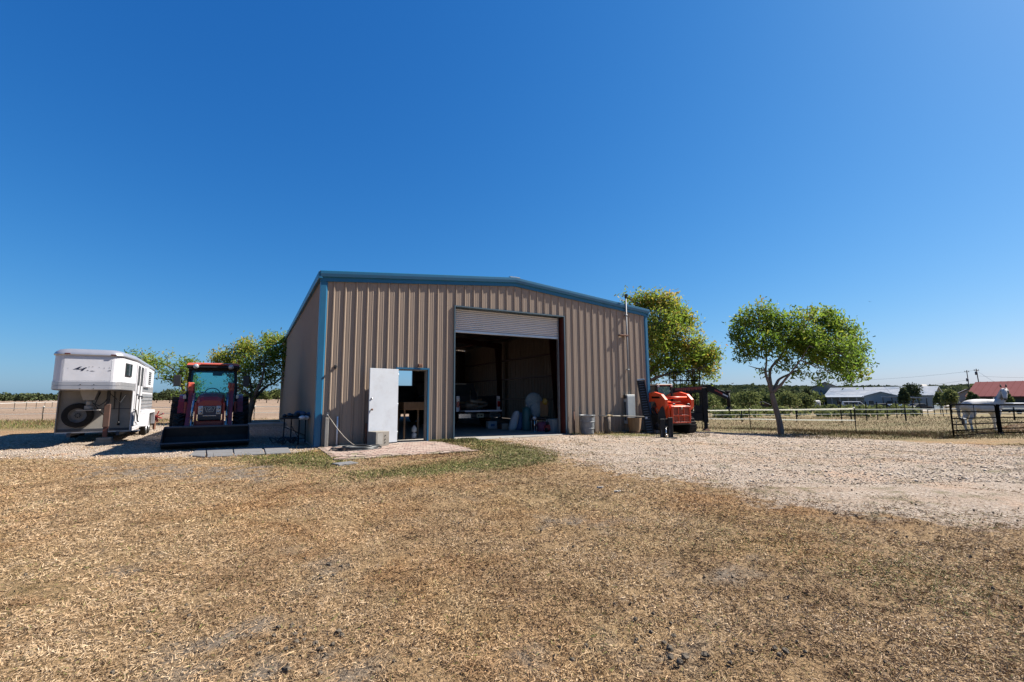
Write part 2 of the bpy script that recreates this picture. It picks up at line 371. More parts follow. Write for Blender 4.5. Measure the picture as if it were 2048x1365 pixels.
def ground_material():
    m = bpy.data.materials.new('dry_grass_and_gravel'); m.use_nodes = True; nt = m.node_tree; N = nt.nodes; L = nt.links
    b = N['Principled BSDF']; b.inputs['Roughness'].default_value = .95; b.inputs['Specular IOR Level'].default_value = .1
    tc = N.new('ShaderNodeTexCoord')
    def nz(s, d=5, r=.6, w=0):
        n = N.new('ShaderNodeTexNoise'); n.inputs['Scale'].default_value = s; n.inputs['Detail'].default_value = d; n.inputs['Roughness'].default_value = r
        n.inputs['Distortion'].default_value = w; L.new(tc.outputs['Object'], n.inputs['Vector']); return n.outputs['Fac']
    def mr(x, a, c, lo=0, hi=1):
        q = N.new('ShaderNodeMapRange'); q.inputs[1].default_value = a; q.inputs[2].default_value = c; q.inputs[3].default_value = lo; q.inputs[4].default_value = hi
        L.new(x, q.inputs[0]); return q.outputs[0]
    def mx(f, a, c):
        q = N.new('ShaderNodeMix'); q.data_type = 'RGBA'
        if isinstance(f, float): q.inputs[0].default_value = f
        else: L.new(f, q.inputs[0])
        for i, v in ((6, a), (7, c)):
            if isinstance(v, tuple): q.inputs[i].default_value = (v[0]*.635, v[1]*.655, v[2]*.68, 1)
            else: L.new(v, q.inputs[i])
        return q.outputs[2]
    def ma(op, a, c):
        q = N.new('ShaderNodeMath'); q.operation = op
        for i, v in ((0, a), (1, c)):
            if isinstance(v, (int, float)): q.inputs[i].default_value = v
            else: L.new(v, q.inputs[i])
        return q.outputs[0]
    def at_(n):
        a = N.new('ShaderNodeAttribute'); a.attribute_name = n; return a.outputs['Fac']
    fine = nz(55, 4, .7); mid = nz(7, 6, .7, .4); big = nz(.55, 5, .6, .5); big2 = nz(.23, 4, .55); vf = nz(160, 2, .6)
    straw = mx(mr(fine, .3, .72), (.20, .125, .06), (.58, .39, .21))
    straw = mx(mr(mid, .42, .68), straw, mx(mr(fine, .35, .7), (.15, .09, .045), (.42, .27, .135)))
    straw = mx(ma('MULTIPLY', mr(big, .5, .66), .6), straw, mx(mr(fine, .35, .68), (.2, .095, .035), (.46, .24, .09)))      # orange-brown patches
    straw = mx(ma('MULTIPLY', mr(nz(1.1, 6, .7), .56, .7), .65), straw, mx(mr(fine, .4, .7), (.085, .075, .062), (.2, .17, .135)))   # bare grey dirt
    greenc = mx(mr(fine, .35, .68), (.055, .07, .02), (.22, .22, .085))
    gpatch = ma('MULTIPLY', mr(big2, .52, .64), .5)
    straw = mx(ma('MULTIPLY', gpatch, mr(mid, .4, .6)), straw, greenc)
    gm_ = mr(ma('ADD', at_('green'), ma('MULTIPLY', ma('SUBTRACT', mid, .5), .9)), .35, .75)
    c = mx(ma('MULTIPLY', gm_, .8), straw, greenc)
    c = mx(ma('MULTIPLY', at_('dirt'), .75), c, mx(mr(mid, .35, .7), (.30, .17, .09), (.42, .27, .155)))
    c = mx(mr(ma('ADD', at_('soil'), ma('MULTIPLY', ma('SUBTRACT', mid, .5), .8)), .35, .8), c, mx(mr(fine, .35, .7), (.16, .12, .085), (.36, .285, .21)))
    fieldc = mx(mr(nz(.12, 5, .6, 1), .35, .65), (.25, .165, .11), (.36, .26, .18))
    c = mx(at_('field'), c, fieldc)
    pastc = mx(mr(nz(.5, 6, .7), .35, .65), (.15, .135, .055), (.32, .22, .125))
    c = mx(at_('pasture'), c, pastc)
    v = N.new('ShaderNodeTexVoronoi'); v.inputs['Scale'].default_value = 27; v.inputs['Randomness'].default_value = 1; L.new(tc.outputs['Object'], v.inputs['Vector'])
    sepc = N.new('ShaderNodeSeparateColor'); L.new(v.outputs['Color'], sepc.inputs[0])
    stone = mx(sepc.outputs[0], (.38, .30, .235), (.70, .58, .465))
    stone = mx(mr(v.outputs['Distance'], .3, .75), stone, (.40, .30, .22))
    stone = mx(mr(nz(.6, 6, .7, .6), .52, .68), stone, mx(mr(fine, .35, .7), (.46, .29, .19), (.66, .46, .32)))      # pinkish sand between
    mpx = N.new('ShaderNodeMapping'); mpx.inputs['Scale'].default_value = (.12, 1.15, 1); mpx.inputs['Rotation'].default_value = (0, 0, .25); L.new(tc.outputs['Object'], mpx.inputs[0])
    rut = N.new('ShaderNodeTexNoise'); rut.inputs['Scale'].default_value = .75; rut.inputs['Detail'].default_value = 5; L.new(mpx.outputs[0], rut.inputs['Vector'])
    stone = mx(ma('MULTIPLY', mr(rut.outputs['Fac'], .5, .62), .75), stone, mx(mr(fine, .35, .7), (.34, .235, .16), (.56, .41, .29)))
    stone = mx(ma('MULTIPLY', mr(nz(1.9, 6, .75), .53, .66), .8), stone, mx(mr(fine, .4, .7), (.10, .10, .04), (.3, .24, .12)))
    gr = mr(ma('ADD', at_('gravel'), ma('MULTIPLY', ma('SUBTRACT', nz(2.2, 8, .75, .5), .5), 1.5)), .42, .58)
    c = mx(gr, c, stone)
    L.new(c, b.inputs['Base Color'])
    hh = ma('ADD', ma('MULTIPLY', fine, .03), ma('ADD', ma('MULTIPLY', mid, .05), ma('MULTIPLY', vf, .012)))
    hg = ma('MULTIPLY', ma('MULTIPLY', v.outputs['Distance'], -.02), gr)
    bp = N.new('ShaderNodeBump'); bp.inputs['Strength'].default_value = 1; bp.inputs['Distance'].default_value = .9
    L.new(ma('ADD', hh, hg), bp.inputs['Height']); L.new(bp.outputs[0], b.inputs['Normal'])
    return m
M['ground'] = ground_material()
tag(obj('ground', gm, M['ground']), kind='structure')

# loose quads in one mesh (straw, leaves) ------------------------------------------------
def quads_mesh(name, P, A, B, tint, taper=.35):
    """P centre(n,3) A half-length vector B half-width vector"""
    n = len(P); co = np.empty((n, 4, 3), np.float32)
    co[:, 0] = P-A-B; co[:, 1] = P-A+B; co[:, 2] = P+A+B*taper; co[:, 3] = P+A-B*taper
    me = bpy.data.meshes.new(name); me.vertices.add(4*n); me.vertices.foreach_set('co', co.ravel())
    me.loops.add(4*n); me.loops.foreach_set('vertex_index', np.arange(4*n, dtype=np.int32))
    me.polygons.add(n); me.polygons.foreach_set('loop_start', np.arange(0, 4*n, 4, dtype=np.int32)); me.update(calc_edges=True)
    vattr(me, 'tint', tint, 'FACE'); return me
def unit(v): return v/np.maximum(np.linalg.norm(v, axis=1, keepdims=True), 1e-9)
def interp_ground(x, y):
    ix = np.clip(np.searchsorted(gxs, x)-1, 0, nx-2); iy = np.clip(np.searchsorted(gys, y)-1, 0, ny-2)
    fx = (x-gxs[ix])/(gxs[ix+1]-gxs[ix]); fy = (y-gys[iy])/(gys[iy+1]-gys[iy])
    return (GZ[iy, ix]*(1-fx)*(1-fy)+GZ[iy, ix+1]*fx*(1-fy)+GZ[iy+1, ix]*(1-fx)*fy+GZ[iy+1, ix+1]*fx*fy)
def inside_quad(poly, x, y): return polymask(poly, x, y, .01) > .5
def straw_blades():
    n = 900000; u = RNG.random(n); y = 1.6*(14.5/1.6)**(u**.9)
    x = RNG.uniform(-1.22, 1.22, n)*(y+.4)
    g = grav(x, y); cl = fbm(x, y, .9, 40, 4); cl2 = fbm(x, y, .22, 50, 3)
    bare = fbm(x, y, 1.4, 70, 4)+.5*fbm(x, y, .3, 76, 3)
    keep = (RNG.random(n) > g*np.clip(.97-.55*np.clip(fbm(x, y, 1.7, 140, 4)-.25, 0, 1), 0, 1)) & (RNG.random(n) < .62+.4*cl2) & ~inside_quad(PATIO, x, y) & ((bare > -.62) | (RNG.random(n) < .25))
    keep &= RNG.random(n) > .8*soil(x, y)
    keep &= ~inside_quad([bw(-.1, -.02), bw(13, -.02), bw(13, 19), bw(-.1, 19)], x, y)
    x, y, cl, cl2 = x[keep], y[keep], cl[keep], cl2[keep]; n = len(x)
    gr = green(x, y); z = interp_ground(x, y)
    az = RNG.uniform(0, 6.283, n); up = np.where(RNG.random(n) < .22+.3*gr, RNG.uniform(.3, 1.1, n), RNG.normal(.10, .14, n))
    ln = RNG.uniform(.004, .0135, n)*(1+y/12)*np.where(RNG.random(n) < .02, 2.2, 1)*(1+.5*np.clip(cl, 0, 1)); wd = RNG.uniform(.0006, .0014, n)*(1+y/2.8)
    A = np.stack([np.cos(az)*np.cos(up), np.sin(az)*np.cos(up), np.sin(up)], 1)
    Bv = unit(np.cross(A, unit(RNG.normal(0, 1, (n, 3)))))
    P = np.stack([x, y, z+.003+ln*np.abs(np.sin(up))*.9+RNG.uniform(0, .010, n)], 1)
    t = np.clip(.50+.11*RNG.normal(0, 1, n)-.10*cl+.05*cl2, .02, .84)
    t = np.where(RNG.random(n) < gr*.75+.03+.30*np.clip(fbm(x, y, 2.2, 120, 3), 0, 1)*sstep(-1, 3, x), RNG.uniform(.9, 1, n), t)
    return quads_mesh('straw', P, A*ln[:, None], Bv*wd[:, None], t)
M['blades'] = tint_mat('dead_grass_blades', [(0, (.12, .065, .03)), (.3, (.30, .19, .10)), (.55, (.54, .38, .225)), (.86, (.76, .61, .43)), (.885, (.11, .135, .03)), (1, (.24, .25, .08))], rough=.75)
def patch_hue(m):
    nt = m.node_tree; N = nt.nodes; L = nt.links; b = N['Principled BSDF']; src = b.inputs['Base Color'].links[0].from_socket
    tc = N.new('ShaderNodeTexCoord'); cur = src
    for sc_, lo, hi, colr, k in ((.55, .46, .62, (.98, .82, .66), .7), (.9, .48, .62, (.56, .49, .45), .85), (.38, .50, .62, (.66, .60, .55), .8), (.23, .50, .64, (.80, .86, .55), .6), (3.2, .52, .7, (.55, .5, .45), .7)):
        n = N.new('ShaderNodeTexNoise'); n.inputs['Scale'].default_value = sc_; n.inputs['Detail'].default_value = 6; n.inputs['Roughness'].default_value = .65; n.inputs['Distortion'].default_value = .5
        L.new(tc.outputs['Object'], n.inputs['Vector']); r = N.new('ShaderNodeMapRange'); r.inputs[1].default_value = lo; r.inputs[2].default_value = hi; r.inputs[4].default_value = k; L.new(n.outputs['Fac'], r.inputs[0])
        x = N.new('ShaderNodeMix'); x.data_type = 'RGBA'; x.blend_type = 'MULTIPLY'; L.new(r.outputs[0], x.inputs[0]); L.new(cur, x.inputs[6]); x.inputs[7].default_value = (*colr, 1); cur = x.outputs[2]
    L.new(cur, b.inputs['Base Color'])
patch_hue(M['blades'])
tag(obj('dry_grass', straw_blades(), M['blades']), 'short dead mown grass covering the yard in the foreground', 'grass', kind='stuff')

def stones():
    n = 52000; u = RNG.random(n); y = 7+17*u**1.25; x = RNG.uniform(-1.18, 1.18, n)*y
    g = grav(x, y)+.35*fbm(x, y, .8, 91, 3); k = (g > .62) | ((g > .25) & (RNG.random(n) < .12)); x, y = x[k], y[k]
    k = ~inside_quad([bw(-.1, -.02), bw(13, -.02), bw(13, 19), bw(-.1, 19)], x, y) & ~inside_quad(PATIO, x, y); x, y = x[k], y[k]; n = len(x)
    r = RNG.uniform(.004, .013, n)*(1+y/22)*np.where(RNG.random(n) < .06, 1.9, 1)
    base = np.array([(1, 0, 0), (0, 1, 0), (-1, 0, 0), (0, -1, 0), (0, 0, .7), (0, 0, -.5)], float)
    jit = RNG.uniform(.65, 1.25, (n, 6, 1)); az = RNG.uniform(0, 6.28, n); c, s = np.cos(az), np.sin(az)
    v = base[None]*jit*r[:, None, None]; vx = v[..., 0]*c[:, None]-v[..., 1]*s[:, None]; vy = v[..., 0]*s[:, None]+v[..., 1]*c[:, None]
    co = np.stack([vx+x[:, None], vy+y[:, None], v[..., 2]+(interp_ground(x, y)+r*.25)[:, None]], -1).astype(np.float32)
    tri = np.array([(0, 1, 4), (1, 2, 4), (2, 3, 4), (3, 0, 4), (1, 0, 5), (2, 1, 5), (3, 2, 5), (0, 3, 5)])
    idx = (tri[None]+np.arange(n)[:, None, None]*6).reshape(-1).astype(np.int32)
    me = bpy.data.meshes.new('gravel'); me.vertices.add(6*n); me.vertices.foreach_set('co', co.ravel())
    me.loops.add(len(idx)); me.loops.foreach_set('vertex_index', idx); me.polygons.add(8*n)
    me.polygons.foreach_set('loop_start', np.arange(0, len(idx), 3, dtype=np.int32)); me.update(calc_edges=True)
    vattr(me, 'tint', np.repeat(RNG.random(n), 8), 'FACE'); return me
M['stones'] = tint_mat('loose_limestone', [(0, (.24, .19, .145)), (.35, (.46, .365, .285)), (1, (.76, .65, .54))], rough=.9)
tag(obj('gravel', stones(), M['stones']), 'loose pale limestone gravel on the yard and drive', 'gravel', kind='stuff')

def weeds():      # taller rough grass along walls, fences and in the pasture
    Ps = []; As = []; Bs = []; ts = []
    def patch(n, fx, h, g):
        xy = np.array([fx() for _ in range(n)]); az = RNG.uniform(0, 6.28, n); up = RNG.uniform(.6, 1.45, n)
        ln = RNG.uniform(.4, 1, n)*h; A = np.stack([np.cos(az)*np.cos(up), np.sin(az)*np.cos(up), np.sin(up)], 1)
        Bv = unit(np.cross(A, RNG.normal(0, 1, (n, 3))))
        zz = interp_ground(xy[:, 0], xy[:, 1])
        Ps.append(np.stack([xy[:, 0], xy[:, 1], zz+ln*np.sin(up)*.9], 1)); As.append(A*ln[:, None]); Bs.append(Bv*(.0028+.00025*xy[:, 1:2]))
        ts.append(np.where(RNG.random(n) < g, RNG.uniform(.9, 1, n), RNG.uniform(.1, .52 if h > .065 else .7, n)))
    U = random.uniform
    def wl(a, b, sp): return lambda: tuple(bw(U(a, b), -abs(random.gauss(0, sp))-.02))
    patch(3800, wl(3.1, 4.6, .22), .05, .85); patch(1200, wl(8.1, 12.4, .22), .05, .6); patch(400, wl(0, 2, .05), .035, .6)
    patch(700, lambda: tuple(bw(random.choice((.12, 3.38))+random.gauss(0, .07), U(-2.95, -.1))), .03, .6)
    patch(900, lambda: tuple(bw(U(.1, 3.4), -3.0+random.gauss(0, .1))), .03, .5)
    g = PGREEN[0]; cx = [p[0] for p in g]; cy = [p[1] for p in g]
    def ing(poly):
        xs = [p[0] for p in poly]; ys = [p[1] for p in poly]
        def f():
            for _ in range(30):
                x, y = U(min(xs), max(xs)), U(min(ys), max(ys))
                if polymask(poly, np.array([x]), np.array([y]), .01)[0] > .5: return (x, y)
            return (x, y)
        return f
    patch(9000, ing(PGREEN[0]), .02, .75); patch(3500, ing(PGREEN[1]), .022, .75); patch(1500, ing(PGREEN[4]), .03, .6)
    f0 = [(17.2, 18.1), (16.8, 23), (14.7, 29), (10, 33)]
    def fl():
        i = random.choice((0, 0, 1, 1, 2)); t = random.random(); a, b = f0[i], f0[i+1]
        return (a[0]+(b[0]-a[0])*t+random.gauss(0, .5), a[1]+(b[1]-a[1])*t+random.gauss(0, .5))
    patch(5000, fl, .11, .35)
    patch(26000, lambda: (U(11, 60), U(18.5, 60)), .09, .30); patch(7000, lambda: (U(11, 30), U(17.5, 23)), .07, .45)
    patch(3000, lambda: (U(13, 30), random.gauss(22.3, .8)), .12, .4)
    patch(9000, lambda: (-U(.68, 1.2)*30*U(.7, 1.3), U(21, 30)), .10, .6)
    return quads_mesh('weeds', np.concatenate(Ps), np.concatenate(As), np.concatenate(Bs), np.concatenate(ts), .2)
tag(obj('rough_grass', weeds(), M['blades']), 'rough green and yellow grass along the wall foot and in the pasture', 'grass', kind='stuff')
def clods():
    mb = MB()
    spots = [(665, 1145, .05, 9), (600, 1340, .06, 7), (300, 1252, .03, 10), (350, 1285, .03, 14), (590, 1265, .03, 10), (640, 1290, .035, 10), (430, 1215, .03, 8), (1340, 1300, .04, 12),
             (1265, 1285, .03, 8), (1580, 1302, .035, 6), (1480, 1315, .03, 5), (1270, 1158, .025, 8), (1450, 1150, .025, 8), (100, 1052, .03, 5), (1125, 1300, .03, 8), (530, 1300, .03, 10), (1255, 985, .03, 6), (1690, 1030, .04, 6)]
    for px, py, r, k in spots:
        p = onground(px, py)
        for _ in range(k):
            q = (p.x+random.gauss(0, r*2.2), p.y+random.gauss(0, r*2.2)); rr = r*random.uniform(.12, .5)
            mb.ball((q[0], q[1], gz(*q)+rr*.35), rr, 8, jit=.3, sc3=(1, 1, .7))
    for _ in range(420):
        y = random.uniform(1.9, 7); x = random.uniform(-1.15, 1.15)*y; r = random.uniform(.003, .012)
        mb.ball((x, y, gz(x, y)+r*.6+.004), r, 6, jit=.3)
    return mb
tag(obj('soil_clods', clods(), M['clod']), 'dark crumbled soil clods scattered over the dead grass', 'soil', kind='stuff')
for px, py, lab in ((1200, 978, 'pale bone shaped scrap lying in the grass, nearer the barn'), (1235, 986, 'small pale chip of stone lying right of the other scrap in the grass')):
    p = onground(px, py); mb = MB(); mb.ball((0, 0, .02), .032, 9, jit=.25, sc3=(1.4, .5, .5)); mb.ball((.035, .01, .022), .017, 8, jit=.2)
    tag(obj('pale_stone', mb, M['whitew0'], loc=(p.x, p.y, gz(p.x, p.y))), lab, 'stone')

# brick paver patio
patio = tag(obj('patio', MB().add([(*PATIO[i], -.002) for i in range(4)], [(3, 2, 1, 0)]), mat('patio_joint_sand', (.28, .22, .16), .95, col2=(.16, .15, .07), scale=5, bump=.004)), kind='structure')
pm = [MB().rbox(-.119, .119, -.057, .057, -.03, .03, .006).mesh('paver') for _ in range(2)]
pm[0].materials.append(M['paver']); pm[1].materials.append(M['paver2'])
for r in range(24):
    for c in range(14):
        s = .27+c*.246+(.123 if r % 2 else 0)-.1; t = -.12-r*.122
        if s > 3.3 or random.random() < .02 or (r > 20 and random.random() < .5) or (s < .9 and r > 14 and random.random() < .5): continue
        p = bw(s, t); o = obj('paver', random.choice(pm), parent=patio)
        o.location = (p.x, p.y, -.012+random.uniform(-.005, .005)+max(0, .0)); o.rotation_euler = (random.gauss(0, .012), random.gauss(0, .012), BPHI+random.gauss(0, .02))
# weathered slabs left of the barn
slab_px = [((378, 913), (410, 916), (412, 899), (396, 900)), ((414, 916), (466, 913), (465, 899), (413, 900)), ((468, 913), (530, 910), (522, 896), (467, 899)), ((532, 910), (582, 907), (574, 893), (527, 896))]
for i, q in enumerate(slab_px):
    pts = [onground(*p) for p in q]; mb = MB(); n = 4
    c = sum(pts, Vector())/4
    jr = [Vector(((p-c).x, (p-c).y, 0)) for p in pts]
    rings = [[(v.x, v.y, -.03) for v in jr], [(v.x, v.y, .035+random.uniform(0, .004)-.018) for v in jr], [(v.x*.97, v.y*.96, .026+random.uniform(0, .006)) for v in jr]]
    mb.loft(rings)
    tag(obj('stone_slab', mb, M['darkslab'], loc=(c.x, c.y, 0)), ['leftmost grey slab with broken corner below the tractor bucket', 'second grey slab from the left below the tractor bucket', 'grey slab right of the two below the bucket', 'rightmost grey slab, nearest the barn corner'][i], 'slab', 'grey slabs laid in a row at the gravel edge')
p = onground(545, 852); tag(obj('concrete_pad', MB().rbox(-1.3, .6, -.5, .7, -.05, .14, .02), M['concrete'], loc=(p.x, p.y, 0), rot=(0, 0, .5)), 'low pale concrete pad beside the rear of the barn wall', 'concrete pad')
p = onground(690, 928); tag(obj('stepping_stone', MB().rbox(-.2, .2, -.16, .16, -.03, .02, .01), M['darkslab'], loc=(p.x, p.y, 0), rot=(0, 0, .8)), 'small grey stepping stone in the grass below the hose coil', 'stone')
# ================================================================ the metal barn
LB, DB, HE, RISE = 12.19, 18.29, 4.72, .56
barn = thing('metal_barn', 'tan ribbed metal barn with blue trim and open roll-up door', 'barn', (BA.x, BA.y, 0), BPHI)
def roof_z(s): return HE+RISE*(1-abs(s-LB/2)/(LB/2))
IN = .0254
PROF = [(-.5, 1.3), (.5, 1.3), (1.35, 0), (2.6, .16), (4.2, .2), (5.2, .2), (5.5, .36), (6.0, .36), (6.3, .2), (8.6, .1), (10.65, 0)]
def ribs(s0, s1, x_off=0):
    pts = []; k = math.floor((s0-.3)/(12*IN))
    while k*12*IN < s1+.4:
        for a, h in PROF: pts.append((k*12*IN+a*IN+x_off, h*IN))
        k += 1
    def hh(s):
        for (a, ha), (b, hb) in zip(pts, pts[1:]):
            if a <= s <= b: return ha+(hb-ha)*(s-a)/(b-a+1e-9)
        return 0
    cut = sorted(set([s0, s1]+[p[0] for p in pts if s0 < p[0] < s1]+[c for c in (2.145, 3.055, 3.93, 8.11, 8.18) if s0 < c < s1]))
    return [(s, hh(s)) for s in cut]
def wall_panel(fn, s0, s1, spans, x_off=0):
    """fn(s,h,z)->xyz ; spans(sm)->[(z0,z1fn)]"""
    mb = MB(); pr = ribs(s0, s1, x_off)
    for (a, ha), (b, hb) in zip(pr, pr[1:]):
        for z0, z1 in spans((a+b)/2):
            za = z1(a) if callable(z1) else z1; zb = z1(b) if callable(z1) else z1
            mb.add([fn(a, ha, z0), fn(b, hb, z0), fn(b, hb, zb), fn(a, ha, za)], [(0, 1, 2, 3)])
    return mb
DOOR = (2.145, 3.055, 2.13); GAR = (3.93, 8.11, 4.15)
def front_spans(s):
    top = lambda q: roof_z(q)
    if DOOR[0] < s < DOOR[1]: return [(DOOR[2], top)]
    if GAR[0] < s < GAR[1]: return [(GAR[2], top)]
    return [(0.02, top)]
PW = 36*IN
n = math.ceil(LB/PW)
for i in range(n):
    s0, s1 = max(i*PW, .02), min((i+1)*PW, LB-.02)+.004
    obj('wall_panel', wall_panel(lambda s, h, z: (s, -h-.002*(i % 2), z), s0, s1, front_spans), M['tan'], barn)
BDO = (3.93, 8.18, 3.9)
for i in range(n):
    s0, s1 = i*PW, min((i+1)*PW, LB)
    def bs(s):
        return [(BDO[2], lambda q: roof_z(q)+.06)] if BDO[0] < s < BDO[1] else [(0, lambda q: roof_z(q)+.06)]
    obj('wall_panel', wall_panel(lambda s, h, z: (s, DB+h, z), s0, s1, bs, 1e-6), M['tan'], barn)
for i in range(math.ceil(DB/PW)):
    s0, s1 = i*PW, min((i+1)*PW, DB)
    a = obj('wall_panel', wall_panel(lambda s, h, z: (-h, s, z), s0, s1, lambda s: [(0.02, HE+.05)], 1e-6), M['tan'], barn)
    obj('wall_panel', wall_panel(lambda s, h, z: (LB+h, s, z), s0, s1, lambda s: [(0.02, HE+.05)], 1e-6), M['tan'], barn)
# roof
M['roof'] = mat('galvalume_roof', (.35, .34, .32), .4, .5)
for sg in (0, 1):
    mb = MB(); xs = (-.1, LB/2) if sg == 0 else (LB/2, LB+.1)
    k = int((DB+.2)/(12*IN)); row = []
    for j in range(k+1):
        y0 = -.1+j*12*IN
        for a, h in ((-1.3, 0), (-.5, 1.25), (.5, 1.25), (1.3, 0)): row.append((y0+a*IN+.05, h*IN))
    ring = lambda x: [(x, y, (roof_z(max(0, min(LB, x)))+.03+h)) for y, h in row]
    mb.loft([ring(xs[0]), ring(xs[1])], False, (False, False), closed=False); obj('roof', mb, M['roof'], barn)
# trims
tm = MB()
def rake(s0, s1):
    prof = [(-.02, -.235), (-.055, -.23), (-.055, -.13), (-.10, -.105), (-.115, -.02), (-.115, .055), (-.04, .085), (.1, .085)]
    tm.loft([[(s, y, roof_z(max(0, min(LB, s)))+z) for y, z in prof] for s in (s0, s1)], False, (True, True), closed=True)
rake(-.07, LB/2); rake(LB/2, LB+.13)
obj('rake_trim', tm, M['blue'], barn)
obj('ridge_cap', MB().rbox(LB/2-.2, LB/2+.2, -.06, DB, HE+RISE+.055, HE+RISE+.10, .01), M['roof'], barn)
def corner(s, d):
    m = MB(); poly = [(s-.045*d, .05), (s-.045*d, -.045), (s+.10*d, -.045), (s+.145*d, -.012), (s+.15*d, -.002), (s+.15*d, .05)]
    if d > 0: poly = [(s-.045, .16), (s-.045, -.045), (s+.10, -.045), (s+.135, -.008), (s+.15, -.003), (s+.15, .004), (s, .004), (s, .16)]
    else: poly = [(s+.045, .16), (s+.045, -.045), (s-.07, -.045), (s-.10, -.008), (s-.12, -.003), (s-.12, .004), (s, .004), (s, .16)]
    m.prism(poly, 'z', 0.0, HE-.2); return m
obj('corner_trim', corner(0, 1), M['blue'], barn); obj('corner_trim', corner(LB, -1), M['blue'], barn)
obj('eave_trim', MB().rbox(LB+.035, LB+.12, -.1, DB+.1, HE-.16, HE+.06, .01), M['blue'], barn)
for s_ in (-.04, LB-.06): obj('corner_trim', MB().box(s_, s_+.10, DB-.05, DB+.05, 0, HE), M['blue'], barn)
obj('eave_trim', MB().rbox(-.12, -.02, -.1, DB+.1, HE-.16, HE+.04, .01), M['blue'], barn)
obj('slab', MB().box(-.03, LB+.06, -.0, DB, -.45, .012).box(GAR[0]-.02, GAR[1]+.12, -.26, 0.0, -.3, .008).box(8.5, LB+.06, -.07, 0, -.45, .005).box(DOOR[0]-.05, DOOR[1]+.02, -.09, 0, -.1, .018), M['concrete'], barn)
# garage frame
g0, g1, gh = GAR
fr = MB(); y0, y1 = -.05, .18
fr.box(g0-.04, g0, y0, y1, .0, gh+.04).box(g1, g1+.04, y0, y1, 0, gh+.04).box(g0, g1, y0, y1, gh, gh+.04)
obj('roll_door_trim', fr, M['trimdull'], barn)
obj('door_column', MB().box(g1-.012, g1-.002, -.02, .30, .0, gh-.01).box(g1-.10, g1-.012, .30, .31, 0, gh), M['maroon'], barn)
obj('door_column', MB().box(g0+.002, g0+.012, -.02, .30, .0, gh-.01), M['maroon'], barn)
cur = obj('roll_door', MB().tube([(g0+.06, .55, gh+.22), (g1-.06, .55, gh+.22)], .2, 14), M['offwhite'], barn)
nsl = 11; zt, zb = gh-.01, 3.36; sh = (zt-zb-.09)/nsl
sl = MB()
prof = [(.20, 0), (.222, .012), (.23, sh*.5), (.222, sh-.012), (.20, sh)]
sl.loft([[(x, y, z) for y, z in prof] for x in (g0+.02, g1-.115)], False, (False, False), closed=False)
slm = sl.mesh('slat'); slm.materials.append(M['offwhite'])
prof2 = [(.235, 0), (.195, .016), (.19, sh*.5), (.195, sh-.016), (.235, sh)]
sl = MB(); sl.loft([[(x, y, z) for y, z in prof2] for x in (g0+.02, g1-.115)], False, (False, False), closed=False); slm = sl.mesh('slat'); slm.materials.append(M['offwhite'])
for i in range(nsl):
    o = obj('slat', slm, parent=cur); o.location = (0, 0, zb+.09+i*sh)
obj('bottom_bar', MB().rbox(g0+.02, g1-.115, .17, .25, zb, zb+.085, .01), M['alu'], cur)
obj('guide_rail', MB().box(g1-.12, g1-.10, .16, .27, .012, gh), M['galv'], barn)
obj('guide_rail', MB().box(g0+.012, g0+.03, .16, .27, .012, gh), M['galv'], barn)
# personnel door
d0, d1, dh = DOOR
fr = MB(); fr.box(d0-.05, d0, -.05, .12, .018, dh+.05).box(d1, d1+.05, -.05, .12, .018, dh+.05).box(d0, d1, -.05, .12, dh, dh+.05)
obj('door_frame', fr, M['blue'], barn)
obj('door_jamb', MB().box(d1-.045, d1-.002, 0, .14, .018, dh-.002).box(d0+.002, d0+.03, 0, .14, .018, dh-.002).box(d0+.03, d1-.045, 0, .14, dh-.035, dh-.002), M['woodgrey'], barn)
leaf = obj('door', MB().rbox(-.91, 0, -.022, .022, .03, 2.12, .004), M['doorwhite'], barn, loc=(d0+.0, -.075, 0), rot=(0, 0, R(17)))
obj('bottom_sweep', MB().box(-.91, 0, -.026, -.0225, .0, .05), M['dark'], leaf)
kn = MB(); kn.lathe([(.0, -.09), (.022, -.09), (.03, -.07), (.026, -.05), (.012, -.04), (.012, -.02), (.032, -.0221)], (-.84, 0, .98), 'y', 16); kn.tube([(-.84, -.075, .98), (-.89, -.08, .975)], .009, 8)
obj('door_handle', kn, M['rust'], leaf)
obj('deadbolt', MB().lathe([(0, -.05), (.022, -.048), (.028, -.03), (.03, -.022)], (-.84, 0, 1.28), 'y', 16), M['chrome'], leaf)
for z in (.25, 1.05, 1.9): obj('hinge', MB().tube([(.012, -.0, z), (.012, -.0, z+.1)], .009, 8), M['galv'], leaf)
obj('door_light', MB().rbox(d1-.32, d1-.18, -.10, -.034, dh+.07, dh+.17, .02), M['rust'], barn)
# floodlight / camera on the left
obj('security_camera', MB().tube([(.42, -.03, 2.15), (.42, -.12, 2.15)], .028, 10).rbox(.385, .455, -.05, -.01, 2.1, 2.2, .01), M['dark'], barn)
# foundation posts and water pipes near the left corner
fa = MB(); fa.rbox(.20, .29, -.16, -.07, -.03, .78, .008); post = obj('faucet_post', fa, M['concrete'], barn)
fb = MB(); fb.tube([(.24, -.11, .78), (.24, -.11, .88)], .012, 8).tube([(.24, -.08, .86), (.24, -.17, .86), (.25, -.22, .84)], .014, 8).tube([(.2, -.12, .9), (.3, -.12, .9)], .008, 6)
obj('faucet', fb, M['galv'], post)
obj('water_pipe', MB().tube([(.52, -.06, -.03), (.52, -.06, .80)], .022, 10), M['white'], barn)
